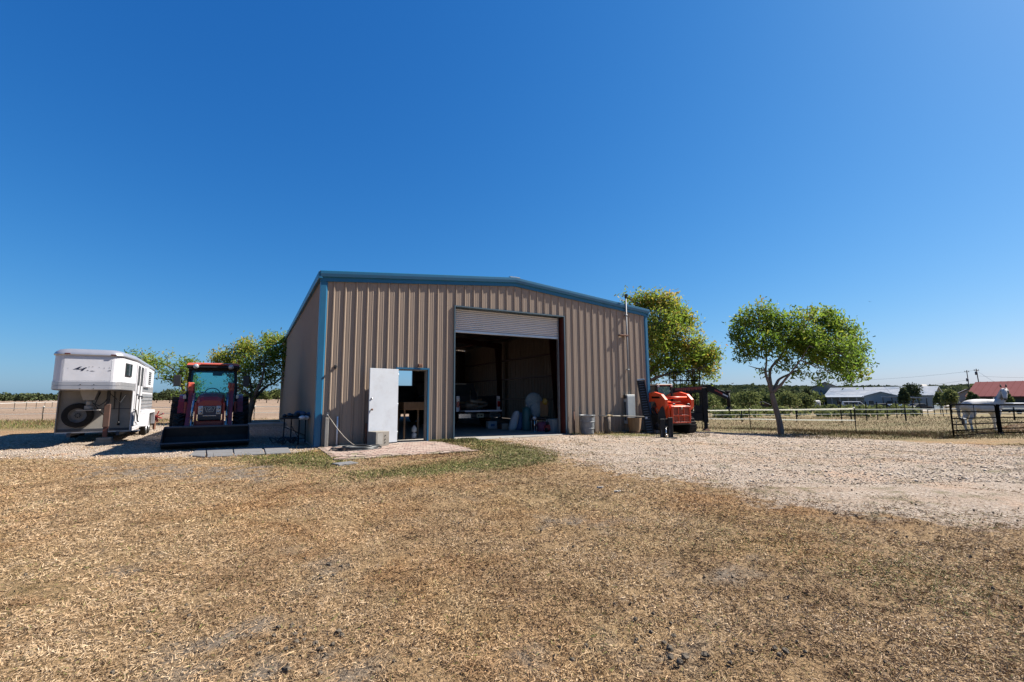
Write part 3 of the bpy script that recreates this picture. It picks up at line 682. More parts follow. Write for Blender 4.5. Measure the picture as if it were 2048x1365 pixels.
# electric mast and enclosure on the right
E0 = 11.05
mb = MB(); mb.tube([(E0, -.11, 1.35), (E0, -.11, 5.15)], .028, 12); mast = obj('electric_mast', mb, M['mastgrey'], barn)
obj('weather_head', MB().tube([(E0, -.11, 5.13), (E0, -.14, 5.24), (E0-.03, -.2, 5.22)], [.05, .065, .055], 10), M['dark'], mast)
obj('strap', MB().rbox(E0-.38, E0+.06, -.15, -.03, 3.62, 3.67, .01).tube([(E0-.35, -.1, 3.64), (E0, -.12, 3.64)], .02, 8), M['rust'], mast)
obj('strap', MB().rbox(E0-.06, E0+.06, -.15, -.03, 4.42, 4.47, .01), M['mastgrey'], mast)
for z in (2.3,): obj('strap', MB().rbox(E0-.05, E0+.05, -.15, -.03, z, z+.04, .01), M['mastgrey'], mast)
eb = obj('meter_box', MB().rbox(E0-.23, E0+.17, -.24, -.03, .28, 1.36, .012), M['grey'], barn)
obj('box_door', MB().rbox(E0-.215, E0+.155, -.252, -.2405, .33, 1.31, .004), M['grey'], eb)
obj('side_switch', MB().rbox(E0-.28, E0-.231, -.22, -.08, 1.22, 1.36, .01).rbox(E0-.27, E0-.235, -.17, -.1, .4, 1.1, .01), M['dark'], eb)
obj('conduit', MB().tube([(E0-.1, -.15, -.1), (E0-.1, -.15, .28)], .03, 10).tube([(E0+.08, -.15, -.1), (E0+.08, -.15, .28)], .025, 10), M['grey'], eb)
# steel frames, girts, purlins
for j, y in enumerate((.35, 6.1, 12.2, DB-.3)):
    for s in (.12, LB-.12):
        sg = 1 if s < 1 else -1
        poly = [(s, 0), (s+.22*sg, 0), (s+.5*sg, HE-.25), (s+1.1*sg, HE+.03), (s, HE-.06)]
        mb = MB(); mb.prism([(p[0], p[1]) for p in poly], 'y', y-.01, y+.01)
        mb.box(min(s+.2*sg, s+.24*sg), max(s+.2*sg, s+.24*sg), y-.09, y+.09, 0, HE*.5); obj('column', mb, M['maroon'], barn)
    mb = MB()
    for a, b in (((.35, HE-.12), (LB/2, HE+RISE-.18)), ((LB-.35, HE-.12), (LB/2, HE+RISE-.18))): mb.bar((a[0], y, a[1]-.12), (b[0], y, b[1]-.12), .16, .32)
    obj('rafter', mb, M['maroon'], barn)
for z in (1.15, 2.35, 3.5):
    obj('girt', MB().box(LB-.2, LB-.02, .1, DB-.1, z, z+.07), M['maroon'], barn)
    obj('girt', MB().box(.02, .2, .1, DB-.1, z, z+.07), M['maroon'], barn)
    for a, b in ((.1, BDO[0]-.1), (BDO[1]+.1, LB-.1)): obj('girt', MB().box(a, b, DB-.2, DB-.02, z, z+.07), M['maroon'], barn)
for s in (1.2, 2.6, 4, 5.3, 6.9, 8.2, 9.6, 11): obj('purlin', MB().box(s-.03, s+.03, .1, DB-.1, roof_z(s)-.17, roof_z(s)-.03), M['maroon'], barn)
# free end of the door opening at the back
obj('roll_door_trim', MB().box(BDO[0]-.05, BDO[0], DB-.1, DB+.05, 0, BDO[2]).box(BDO[1], BDO[1]+.05, DB-.1, DB+.05, 0, BDO[2]), M['blue'], barn)
obj('strip_light', MB().rbox(5.4, 5.5, 5.0, 6.3, 4.35, 4.42, .01), M['white'], barn)

# ---------------------------------------------------------------- things by the barn front
def bthing(name, label, cat, s, t, rz=0, group=None, z=None):
    p = bw(s, t); return thing(name, label, cat, (p.x, p.y, gz(p.x, p.y) if z is None else z), BPHI+rz, group)
t = bthing('air_cooler_case', 'small tan metal cabinet standing on the pavers below the white door', 'cabinet', 1.50, -.60, .36, z=-.0)
obj('case', MB().rbox(-.21, .21, -.2, .2, .0, .40, .008), M['woodgrey'], t)
obj('control_panel', MB().rbox(-.17, .0, -.206, -.2005, .06, .36, .003), M['concrete'], t)
for z in (.12, .2, .3): obj('knob', MB().lathe([(0, -.225), (.012, -.222), (.014, -.206)], (.08, 0, z), 'y', 10), M['dark'], t)
t = bthing('wooden_box', 'small brown box behind the tan cabinet at the wall', 'box', 1.38, -.16, 0, z=0)
obj('box_body', MB().rbox(-.13, .13, -.1, .1, 0, .60, .006), M['rust'], t)
# hose
mb = MB(); pts = []; c = bw(.75, -1.05)
st = bw(.25, -.22)
hp = [Vector((st.x, st.y, .84))]
for k in range(1, 9):
    a = k/8; q = bw(.25+.75*a, -.22-.55*a); hp.append(Vector((q.x, q.y, .84*(1-a)**1.6+.02)))
mb.tube(hp, .011, 8); ho = thing('garden_hose', 'black hose coiled on the ground below the barn corner faucet', 'hose')
obj('hose_run', mb, mat('pale_hose', (.35, .3, .24), .5), ho)
for k in range(9):
    ps = []; ex, ey = random.uniform(.38, .62), random.uniform(.2, .36); ox, oy = random.gauss(0, .07), random.gauss(0, .06)
    for j in range(29):
        a = 2*math.pi*j/28; q = bw(.85+ox+ex*math.cos(a), -1.15+oy+ey*math.sin(a)); ps.append((q.x, q.y, .02+.018*(k % 5)+.012*math.sin(3*a+k)))
    obj('hose_loop', MB().tube(ps, .013, 7), M['hose'], ho)
# bin
t = bthing('metal_trash_can', 'dented galvanised trash can beside the roll-up door', 'trash can', 8.75, -.42)
prof = [(0, .0), (.215, .0), (.225, .02)]+[(.225+.045*i/8, .05+.58*i/8) for i in range(9)]+[(.285, .645), (.285, .665), (.26, .665), (.255, .60), (.21, .05), (0, .05)]
mb = MB(); mb.lathe(prof, n=28)
mb.v = [tuple(Vector(v)*1.0+Vector((math.copysign(1, v[0])*-.035*max(0, math.sin(v[2]*9+1))*max(0, v[0]*4) if v[0] > 0 and .1 < v[2] < .6 else 0, random.gauss(0, .006), 0))) for v in mb.v]
obj('can_body', mb, M['candull'], t)
for k in (.2, .42): obj('band', MB().lathe([(.232+.045*k/.65, k), (.246+.045*k/.65, k+.01), (.232+.045*k/.65, k+.02)], n=28), M['candull'], t)
for sx in (-1, 1): obj('handle', MB().tube([(sx*.27, -.06, .5), (sx*.33, -.04, .47), (sx*.33, .04, .47), (sx*.27, .06, .5)], .008, 6), M['galv'], t)
t = bthing('rusty_rod', 'thin rusty rod leaning on the wall left of the trash can', 'rod', 8.42, -.12)
obj('rod', MB().tube([(0, 0, 0), (.01, .03, .78)], .016, 8).tube([(.01, .03, .78), (.06, .02, .9)], .008, 6), M['rust'], t)
# wooden planter / spool stand with board
t = bthing('wooden_tub', 'brown slatted wooden tub standing under the grey board', 'tub', 10.78, -.62)
for k in range(18):
    a = 2*math.pi*k/18; mb = MB(); w_ = .046
    M1 = RZ(a); mb.loft([[(.185, -w_*.72, 0), (.185, w_*.72, 0), (.17, w_*.7, 0), (.17, -w_*.7, 0)], [(.255, -w_, .56), (.255, w_, .56), (.24, w_, .56), (.24, -w_, .56)]], M=M1)
    obj('stave', mb, M['wood'], t)
obj('hoop', MB().lathe([(.195, .06), (.2, .06), (.204, .09), (.197, .09)], n=24), M['rust'], t)
obj('tub_base', MB().rbox(-.28, .3, -.22, .22, -.03, .0, .01), M['concrete'], t)
b_ = bthing('grey_board', 'long grey weathered board laid on the wooden tub', 'board', 10.72, -.62)
obj('plank', MB().rbox(-.62, .52, -.16, .16, .0, .035, .006), M['woodgrey'], b_, rot=(0, R(3.5), 0), loc=(0, 0, .60))
obj('end_clip', MB().rbox(.46, .55, -.18, -.08, -.06, .03, .01), M['white'], b_, loc=(0, 0, .57))
t = bthing('stump', 'rough log standing on end under the work glove', 'log', 9.55, -.55)
mb = MB(); mb.loft([[((.12+.018*math.sin(3*a+z))*math.cos(a)*(.75 if z < .3 else 1), (.12+.015*math.sin(5*a))*math.sin(a), z) for a in [2*math.pi*k/14 for k in range(14)]] for z in (0, .2, .4, .6)], True)
obj('log', mb, M['bark'], t)
t = bthing('broom_handle', 'old grey pole lying across the log and the board', 'pole', 9.6, -.62)
obj('pole', MB().tube([(-.5, 0, .65), (.75, -.02, .60)], .022, 10), M['woodgrey'], t)
t = bthing('work_glove', 'crumpled tan work glove on top of the upright log', 'glove', 9.6, -.60)
mb = MB(); mb.ball((0, 0, .65), .06, 10, sc3=(1.3, .9, .45), jit=.08)
for k, (dx, dy) in enumerate(((-.11, -.04), (-.08, -.09), (.1, -.05), (.12, .0), (.05, .08))): mb.tube([(dx*.3, dy*.3, .65), (dx, dy, .645), (dx*1.25, dy*1.25, .60)], [.02, .017, .012], 7)
obj('glove', mb, M['straw'], t)
t = bthing('scrap_lumber', 'short dark planks and a reddish block lying by the slab edge near the ramp', 'scrap wood', 11.6, -.55)
for k in range(3): obj('plank', MB().rbox(-.35, .35, -.05, .05, 0, .03, .005), [M['woodgrey'], M['wood'], M['rust']][k], t, loc=(random.uniform(-.1, .1), random.uniform(-.1, .1), .02+.035*k), rot=(0, 0, random.uniform(-.5, .5)))
obj('block', MB().rbox(-.12, .12, -.06, .06, 0, .1, .01), M['paver'], t, loc=(.2, -.2, 0))
# ramp leaning at the right corner
def ramp(label, px0, px1, pyb, dz, lean, grp):
    p = onground(px0, pyb); t = thing('loading_ramp', label, 'ramp', (p.x, p.y, p.z), .1)
    L_ = 1.98; Mx = Matrix.Rotation(lean, 4, 'Y')@Matrix.Rotation(R(-9), 4, 'X')
    for sx in (-.125, .125): obj('side_rail', MB().box(sx-.018, sx+.018, -.03, .03, 0, L_, M=Mx), M['black'], t)
    mb = MB().box(-.1, .1, -.022, .022, 0, .034, M=Mx); me = mb.mesh('rung'); me.materials.append(M['galvdark'])
    for k in range(21):
        o = obj('rung', me, parent=t); o.location = Mx@Vector((0, 0, .05+k*.093))
    obj('backing', MB().box(-.107, .107, .024, .034, 0, L_, M=Mx), M['black'], t)
    obj('end_plate', MB().rbox(-.15, .15, -.05, .05, L_, L_+.06, .01, M=Mx), M['galv'], t)
M['galvdark'] = mat('dull_dark_steel', (.075, .08, .10), .5, .3)
ramp('black ladder-like loading ramp leaning at the right corner of the barn', 1300, 1300, 868, 0, R(-4.5), None)
# folding table with odds and ends by the shaded wall
t = thing('folding_table', 'black folding table in the shade of the barn side wall', 'table', (-6.3, 13.55, 0), BPHI+R(90)-.35)
obj('table_top', MB().rbox(-.42, .42, -.28, .28, .72, .76, .01), M['black'], t)
for sx in (-.35, .35):
    for sy in (-.2, .2): obj('leg', MB().tube([(sx, sy, 0), (sx*.9, sy, .72)], .016, 8), M['black'], t)
obj('leg_brace', MB().tube([(-.35, -.2, .2), (.33, .2, .5)], .01, 6).tube([(.35, -.2, .2), (-.33, .2, .5)], .01, 6).tube([(-.35, -.2, .12), (-.35, .2, .12)], .01, 6).tube([(.35, -.2, .12), (.35, .2, .12)], .01, 6), M['black'], t)
def heap(name, label, cat, m, s, loc, rz=0, parts=6):
    t = thing(name, label, cat, loc, rz); mb = MB()
    for _ in range(parts): mb.ball((random.gauss(0, s[0]*.35), random.gauss(0, s[1]*.35), random.uniform(.25, .6)*s[2]), random.uniform(.35, .6)*min(s), 12, jit=.05, sc3=(random.uniform(.8, 1.5), random.uniform(.8, 1.3), random.uniform(.7, 1.1)))
    obj('folds', mb, m, t); return t
heap('dark_tarp', 'crumpled dark tarp on the folding table', 'tarp', M['dark'], (.5, .3, .14), (-6.35, 13.45, .755))
heap('blue_cloth', 'blue grey cloth bundle on the folding table', 'cloth', mat('slate_cloth', (.08, .12, .2), .9), (.25, .25, .16), (-6.12, 13.7, .76), parts=4)
heap('white_jug', 'pale plastic jug at the table end next to the barn corner', 'jug', M['white'], (.16, .14, .2), (-5.93, 13.3, .66), parts=4)
t = thing('tangled_tubing', 'tangle of dark tubing lying under the folding table', 'tubing', (-6.35, 13.1, 0))
for k in range(5):
    a0 = random.uniform(0, 6); rr = random.uniform(.12, .26)
    obj('loop', MB().tube([(random.uniform(-.03, .03)+rr*math.cos(a)+.1*k-.2, rr*math.sin(a)*.7, .04+.18*abs(math.sin(a+a0))) for a in [2*math.pi*j/18 for j in range(19)]], .014, 6), M['dark'], t)

# ---------------------------------------------------------------- inside the barn
def inthing(name, label, cat, px, Y, rz=0, z=.012, group=None):
    x = at(px, 840, Y).x; return thing(name, label, cat, (x, Y, z), rz, group)
# pickup
pb = bw(6.78, 4.3); tr = thing('pickup_truck', 'dark pickup parked inside the barn with tailgate down and chrome bumper', 'pickup', (pb.x, pb.y, .012), BPHI)
mb = MB()      # bed, open at the rear; local +y is the front of the truck
M['tbody'] = mat('dark_blue_grey_truck_paint', (.035, .045, .07), .3, col2=(.03, .04, .06)); M['tsilver'] = mat('silver_lower_paint', (.75, .75, .82), .4, .0)
for sx in (-1, 1):
    mb = MB(); a, b = sorted((sx*1.0, sx*.86)); mb.rbox(a, b, .05, 2.2, .72, 1.36, .03); obj('bed_side', mb, M['tbody'], tr)
    mb = MB(); a, b = sorted((sx*1.01, sx*.87)); mb.rbox(a, b, .0, .07, .70, 1.34, .01); obj('bed_corner', mb, M['tsilver'], tr)
    obj('taillight', MB().rbox(min(sx*1.0, sx*.88), max(sx*1.0, sx*.88), -.02, .03, .88, 1.12, .01), M['redlamp'], tr)
    obj('reverse_light', MB().rbox(min(sx*1.0, sx*.88), max(sx*1.0, sx*.88), -.02, .03, 1.125, 1.22, .01), M['lamp'], tr)
    w_ = MB(); w_.lathe([(.0, -.13), (.2, -.13), (.36, -.12), (.39, -.09), (.39, .09), (.36, .12), (.2, .13), (0, .13)], axis='x', n=24); obj('wheel', w_, M['rubber'], tr, loc=(sx*.82, 1.1, .39)); obj('wheel', w_.mesh('wheel'), M['rubber'], tr, loc=(sx*.82, 4.7, .39))
obj('bed_floor', MB().box(-.87, .87, .05, 2.2, .70, .73), M['dark'], tr)
obj('tailgate', MB().rbox(-.84, .84, -.50, .0, .70, .76, .01), M['tsilver'], tr)
obj('bumper', MB().rbox(-.98, .98, -.14, .0, .44, .62, .03), M['dark'], tr)
for sx in (-1, 1):
    a, b = sorted((sx*.97, sx*.42)); obj('bumper_panel', MB().rbox(a, b, -.165, -.141, .44, .62, .02), M['chrome'], tr)
pl = obj('licence_plate', MB().rbox(-.16, .16, -.155, -.142, .45, .62, .004), mat('plate_cream', (.6, .57, .42), .5), tr)
obj('plate_marks', MB().box(-.11, -.06, -.157, -.1555, .5, .57).box(-.03, .0, -.157, -.1555, .5, .57).box(.03, .10, -.157, -.1555, .5, .57), M['dark'], pl)
mb = MB(); cab = [(2.25, .72), (2.25, 1.36), (2.38, 1.95), (3.6, 1.98), (4.1, 1.42), (5.55, 1.32), (5.6, .72)]
mb.loft([[(x, y, z) for y, z in cab] for x in (-.98, -.9, .9, .98)]); mb.v = [(v[0]*(.86 if v[2] > 1.6 else 1), v[1], v[2]) for v in mb.v]; obj('cab', mb, M['tbody'], tr, bevel=.03)
obj('rear_window', MB().add([(-.72, 2.27, 1.42), (.72, 2.27, 1.42), (.66, 2.37, 1.86), (-.66, 2.37, 1.86)], [(0, 1, 2, 3)]), M['winglass'], tr, loc=(0, -.03, 0))
obj('roof_lamp', MB().rbox(-.42, .42, 2.26, 2.36, 1.87, 1.95, .01), M['lamp'], tr)
obj('side_mirror', MB().rbox(1.02, 1.22, 3.5, 3.62, 1.35, 1.7, .03), M['dark'], tr)
obj('exhaust', MB().tube([(.5, -.05, .35), (.5, .9, .35)], .04, 10), M['rust'], tr)
fp = bthing('firewood_pile', 'split firewood and branches heaped in the truck bed', 'firewood', 6.62, 4.9, z=.742)
for k in range(22):
    a = random.uniform(-.5, .5); c = Vector((random.uniform(-.65, .65), random.uniform(-.5, .9), .08+.03*k*.5)); d = Vector((math.cos(a), math.sin(a), random.gauss(0, .12)))*random.uniform(.18, .45)
    obj('log', MB().tube([c-d, c+d], random.uniform(.03, .075), 7), random.choice((M['wood'], M['bark'], M['woodgrey'])), fp)
for x in (.25, .6): obj('stick', MB().tube([(x, .5, .2), (x+.02, .5, .85)], .018, 6), M['woodgrey'], fp)
t = bthing('cooler_box', 'blue plastic cooler in the left of the truck bed', 'cooler', 6.1, 5.6, z=.742); obj('tub', MB().rbox(-.3, .3, -.2, .2, 0, .42, .03), M['cloth_b'], t); obj('lid', MB().rbox(-.31, .31, -.21, .21, .425, .5, .02), mat('pale_blue_plastic', (.25, .4, .5), .5), t)
t = bthing('fuel_can', 'small red fuel can on the truck bed behind the left lamp', 'fuel can', 5.95, 4.6, z=.742); obj('can', MB().rbox(-.1, .1, -.1, .1, 0, .26, .03), M['redp'], t); obj('spout', MB().tube([(0, 0, .25), (.0, -.08, .34)], .02, 8), M['dark'], t)
t = bthing('cardboard_carton', 'white printed carton on the floor under the truck bumper', 'box', 7.2, 3.95, z=.012); obj('carton', MB().rbox(-.2, .2, -.12, .12, 0, .3, .005), M['cloth_w'], t); obj('print', MB().box(-.09, .09, -.124, -.1215, .09, .19), M['cloth_b'], t)
# clutter to the right of the truck
def sack(name, label, cat, px, Y, m, r, h, tilt=0, z=.012, jit=.035):
    t = inthing(name, label, cat, px, Y, z=z); mb = MB()
    mb.loft([[(r*k_*(1+random.uniform(-jit, jit)*3)*math.cos(a)+tilt*zz, r*.75*k_*(1+random.uniform(-jit, jit)*3)*math.sin(a), zz*h) for a in [2*math.pi*j/14 for j in range(14)]] for zz, k_ in ((0, .8), (.15, 1), (.4, 1.02), (.7, .95), (.9, .75), (1, .4))], True)
    obj('bag', mb, m, t); return t
sack('feed_sack', 'pale blue and white feed sack leaning right of the truck', 'sack', 1023, 18.2, M['cloth_w'], .16, .75, .2)
sack('blue_sack', 'dark blue sack just right of the pale feed sack', 'sack', 1036, 18.5, M['cloth_b'], .18, .68, .1)
sack('red_bag', 'dark red bag slumped behind the green gas bottle', 'bag', 1047, 18.9, mat('dark_red_cloth', (.2, .03, .04), .9), .2, .42)
t = inthing('gas_bottle', 'teal green gas bottle standing on the barn floor', 'gas bottle', 1053, 18.3); obj('cylinder', MB().lathe([(0, 0), (.15, 0), (.17, .05), (.17, .75), (.13, .86), (.05, .92), (0, .92)], n=20), mat('teal_steel', (.04, .16, .17), .5), t); obj('valve', MB().tube([(0, 0, .9), (0, 0, 1.02)], .03, 8), M['galv'], t)
t = inthing('covered_chair', 'padded chair under a pale patterned sheet inside the barn', 'chair', 1067, 18.6, .3)
mb = MB(); mb.ball((.05, .08, 1.12), .36, 18, sc3=(1.0, .4, .95), jit=.05); mb.ball((.1, -.02, .78), .27, 16, sc3=(.95, .5, 1.2), jit=.06); mb.ball((-.22, .05, .85), .16, 12, sc3=(.8, .6, 1.5), jit=.08); obj('backrest', mb, mat('pale_patterned_cloth', (.34, .42, .46), .9, col2=(.2, .3, .36), scale=14), t, bevel=.04)
obj('seat', MB().rbox(-.3, .3, -.5, .0, .38, .5, .04), M['seat'], t)
for sx in (-.25, .25):
    for sy in (-.45, -.02): obj('leg', MB().bar((sx, sy, 0), (sx, sy, .4), .035), M['galv'], t)
t = inthing('green_recliner', 'brown folding chair with a yellow rag right of the sheeted chair', 'chair', 1087, 18.4, -.3)
obj('backrest', MB().rbox(-.16, .17, .1, .16, .5, 1.12, .03), M['wood'], t); obj('seat', MB().rbox(-.22, .22, -.35, .1, .42, .48, .02), M['dark'], t); obj('rag', MB().ball((0.05, .08, 1.1), .11, 10, jit=.1, sc3=(1, .5, 1.2)), M['yellow'], t)
for sx in (-.2, .2):
    for sy in (-.32, .1): obj('leg', MB().bar((sx, sy, 0), (sx, sy, .45), .03), M['galv'], t)
sack('pink_tarp_bundle', 'dull pink bundle of cloth low by the right door column', 'bundle', 1089, 17.7, mat('dull_pink_cloth', (.33, .08, .14), .9), .3, .36, jit=.09)
t = inthing('red_engine', 'small red engine unit on the barn floor by the grey bin', 'engine', 1100, 17.4, .2); obj('block', MB().rbox(-.2, .2, -.15, .15, .05, .26, .03), M['redp'], t); obj('tank', MB().rbox(-.15, .1, -.1, .1, .27, .36, .03), M['dark'], t); obj('cap', MB().lathe([(0, .39), (.03, .39), (.03, .36)], n=10), M['galv'], t)
for sx in (-.18, .18): obj('wheel', MB().lathe([(0, -.03), (.08, -.03), (.08, .03), (0, .03)], (sx, -.12, .08), 'x', 12), M['rubber'], t)
t = inthing('steel_stand', 'bright chrome stand with round lamp between chair and bundle', 'stand', 1069, 17.5); obj('pole', MB().tube([(0, 0, 0), (0, 0, .5)], .03, 10), M['chrome'], t); obj('head', MB().ball((0, 0, .5), .09, 12), M['lamp'], t); obj('foot', MB().lathe([(0, .03), (.12, .02), (.13, 0)], n=14), M['chrome'], t)
t = inthing('grey_bin', 'grey plastic storage bin just inside the right door column', 'bin', 1112, 17.3, .4); obj('bin_body', MB().loft([[(-.2, -.15, 0), (.2, -.15, 0), (.2, .15, 0), (-.2, .15, 0)], [(-.25, -.19, .44), (.25, -.19, .44), (.25, .19, .44), (-.25, .19, .44)]]), M['grey'], t); obj('rim', MB().rbox(-.265, .265, -.205, .205, .441, .48, .01), M['grey'], t)
for k, (px, Y, h, m, lab) in enumerate(((1010, 18.6, .25, 'woodgrey', 'small dull box on the floor next to the truck'), (1003, 19.2, .2, 'rust', 'rusty pan on the floor behind the dull box'))):
    t = inthing('floor_box', lab, 'box', px, Y, .3*k); obj('box_body', MB().rbox(-.12, .12, -.1, .1, 0, h, .01), M[m], t); obj('lid', MB().rbox(-.13, .13, -.11, .11, h+.001, h+.03, .008), M['dark'], t)
obj('floor_seam', MB().box(8.0, 8.06, .3, 9, .013, .017), M['offwhite'], barn)
# things seen through the personnel door
t = bthing('work_table', 'brown wooden workbench just inside the white door', 'workbench', 2.86, 1.2, z=.012)
obj('bench_top', MB().rbox(-.25, .5, -.3, .5, .9, 1.15, .01), M['wood'], t)
for sx in (-.21, .45):
    for sy in (-.26, .45): obj('leg', MB().bar((sx, sy, 0), (sx, sy, .9), .05), M['wood'], t)
t = bthing('red_toolbox', 'small red toolbox on the floor inside the white door', 'toolbox', 2.0, 3.2, z=.012); obj('box_body', MB().rbox(-.24, .24, -.14, .14, 0, .24, .02), M['redp'], t); obj('lid', MB().rbox(-.25, .25, -.15, .15, .241, .3, .02), M['redp'], t)
for k, lab in enumerate(('upper white jug beside the workbench leg', 'lower white jug on the floor beside the workbench leg')):
    t = bthing('white_jug', lab, 'jug', 3.02, 1.1, z=.02+.2*(1-k)); obj('jug_body', MB().lathe([(0, 0), (.075, 0), (.08, .03), (.08, .13), (.03, .18), (.025, .2), (0, .2)], n=14), M['white'], t)
# dark SUV at the back, seen against the open rear door
p = bw(5.35, 10.4); t = thing('dark_suv', 'dark sport utility vehicle standing deeper in the barn behind the white door', 'suv', (p.x, p.y, .012), BPHI+.05)
mb = MB(); body = [(0, .45), (-.04, .9), (.02, 1.15), (.25, 1.85), (.5, 1.93), (2.6, 1.93), (3.3, 1.3), (4.4, 1.15), (4.5, .45)]
mb.loft([[(x, y, z) for y, z in body] for x in (-.95, -.88, .88, .95)]); mb.v = [(v[0]*(.84 if v[2] > 1.5 else 1), v[1], v[2]) for v in mb.v]; obj('body', mb, M['dark'], t, bevel=.05)
obj('rear_window', MB().add([(-.68, .03, 1.2), (.68, .03, 1.2), (.62, .22, 1.75), (-.62, .22, 1.75)], [(0, 1, 2, 3)]), M['winglass'], t, loc=(0, -.02, 0))
for sx in (-1, 1):
    obj('taillight', MB().rbox(min(sx*.93, sx*.8), max(sx*.93, sx*.8), -.06, -.02, .95, 1.15, .01), M['redlamp'], t)
    for y in (.9, 3.6): obj('wheel', MB().lathe([(0, -.12), (.34, -.12), (.37, -.09), (.37, .09), (.34, .12), (0, .12)], axis='x', n=20), M['rubber'], t, loc=(sx*.85, y, .37))
obj('side_mirror', MB().rbox(.98, 1.15, 2.7, 2.8, 1.2, 1.4, .03), M['chrome'], t)
t = bthing('push_mower', 'dark machine with curved silver handles behind the white door', 'machine', 2.35, 4.0, z=.012)
obj('handle', MB().tube([(-.25, 0, .9), (-.3, .1, 1.25), (-.1, .15, 1.45), (.1, .15, 1.45)], .02, 8).tube([(-.3, 0, .55), (-.35, .05, .9), (-.2, .1, 1.15)], .02, 8), M['galv'], t)
obj('engine', MB().rbox(-.2, .25, -.1, .4, .3, .8, .06), M['dark'], t); obj('deck', MB().rbox(-.3, .3, -.2, .5, .12, .3, .04), M['dark'], t)
for sx in (-.28, .28): obj('wheel', MB().lathe([(0, -.05), (.16, -.05), (.16, .05), (0, .05)], (sx, 0, .16), 'x', 16), M['rubber'], t)
# ================================================================ horse trailer
def wheel(name, parent, loc, r, w, rimr, axis='x', tread=0, rimmat=None, nlug=18, hub=True):
    t = MB(); hw = w/2
    prof = [(rimr, -hw*.8), (r*.9, -hw), (r*.97, -hw*.85), (r, -hw*.6), (r, hw*.6), (r*.97, hw*.85), (r*.9, hw), (rimr, hw*.8)]
    t.lathe(prof, axis=axis, n=36)
    if tread:
        for k in range(nlug):
            for sg in (-1, 1):
                a = 2*math.pi*(k+(.5 if sg > 0 else 0))/nlug; c, s_ = math.cos(a), math.sin(a)
                M1 = Matrix.Rotation(a, 4, 'X') if axis == 'x' else Matrix.Rotation(a, 4, 'Y')
                sk = Matrix.Rotation(sg*R(38), 4, 'Z')
                t.box(-.02-hw*.48, .02+hw*.48, -.022, .022, -.02, tread, M=M1@T(sg*hw*.46, 0, r)@sk)
    o = obj(name, t, M['rubber'], parent, loc=loc)
    m = MB(); m.lathe([(rimr, -hw*.82), (rimr*.92, -hw*.7), (rimr*.86, -hw*.25), (rimr*.5, -hw*.2), (rimr*.38, -hw*.35), (0, -hw*.35)], axis=axis, n=28)
    m.lathe([(rimr, hw*.82), (rimr*.92, hw*.7), (rimr*.86, hw*.25), (rimr*.5, hw*.2), (rimr*.38, hw*.35), (0, hw*.35)], axis=axis, n=28)
    obj('rim', m, rimmat or M['alu'], o)
    h = MB()
    for k in range(8):
        a = 2*math.pi*k/8; p = (rimr*.28*math.cos(a), rimr*.28*math.sin(a))
        for sg in (-1, 1):
            q = {'x': (sg*hw*.38, p[0], p[1]), 'y': (p[0], sg*hw*.38, p[1])}[axis]; h.ball(q, .018, 6)
    obj('lug_nuts', h, M['dark'], o); return o
ht = thing('horse_trailer', 'silver and white gooseneck horse trailer propped on a wood block', 'horse trailer', (-12.76, 14.28, 0), R(33.45))
HW, LT, NL = .87, 6.0, 1.8
def arc(cx, cy, r, a0, a1, n=5): return [(cx+r*math.cos(R(a0+(a1-a0)*k/n)), cy+r*math.sin(R(a0+(a1-a0)*k/n))) for k in range(n+1)]
def outline(g=0, zt=1):   # plan outline of the upper body with nose, inset g
    nw = .665-g; r = .24; y0 = -NL+g; hw = HW-g
    return arc(nw-r+.06, y0+r, r, -90, -15) + [(hw, 0), (hw, LT-g), (-hw, LT-g), (-hw, 0)] + arc(-(nw-r+.06), y0+r, r, 195, 270)
def ring(o_, z): return [(x, y, z) for x, y in o_]
zb, z1, z2, z3 = 1.56, 1.80, 2.50, 2.70
body = obj('body', MB().loft([ring(outline(), z1), ring(outline(), z2)], False, (False, False)), M['aluw'], ht)
band = MB(); band.loft([ring(outline(.02), zb), ring(outline(-.012), zb+.02), ring(outline(-.012), zb+.11), ring(outline(-.003), zb+.115), ring(outline(-.003), zb+.125), ring(outline(-.012), zb+.13), ring(outline(-.012), z1-.01), ring(outline(.0), z1)], False, (True, False)); obj('lower_band', band, M['alu'], ht)
cap = MB(); cap.loft([ring(outline(0), z2), ring(outline(-.03), z2+.012), ring(outline(-.03), z2+.05), ring(outline(-.0), z2+.11), ring(outline(.06), z2+.17), ring(outline(.16), z3), ring(outline(.4), z3+.02)], True, (False, True)); obj('roof', cap, M['alu'], ht)
lb = MB(); lb.box(-HW, HW, 0.0, .02, .34, zb); obj('bulkhead', lb, M['bulk'], ht)
obj('corner_flange', MB().rbox(HW-.03, HW, -.17, 0, .34, zb-.005, .006), M['aluw'], ht)
obj('corner_flange', MB().rbox(-HW, -HW+.03, -.12, 0, .34, zb-.005, .006), M['bulk'], ht)
obj('bulkhead_seam', MB().box(-.05, HW-.05, -.012, 0, 1.0, 1.02).box(-HW, HW, -.03, 0.0, .34, .42), M['galvdark'], ht)
lo = MB(); lo.box(HW-.02, HW, 0, LT, .34, zb).box(-HW, -HW+.02, 0, LT, .34, zb).box(-HW, HW, LT-.02, LT, .34, zb).box(-HW, HW, .0, LT, .30, .36); obj('lower_side', lo, M['aluw'], ht)
obj('lower_side_panel', MB().rbox(HW, HW+.012, 1.95, LT-.05, .8, 1.5, .004), M['alu'], ht)
for k in range(5): obj('rub_strip', MB().rbox(HW+.012, HW+.03, 1.95, LT-.05, .85+.13*k, .89+.13*k, .005), M['galv'], ht)
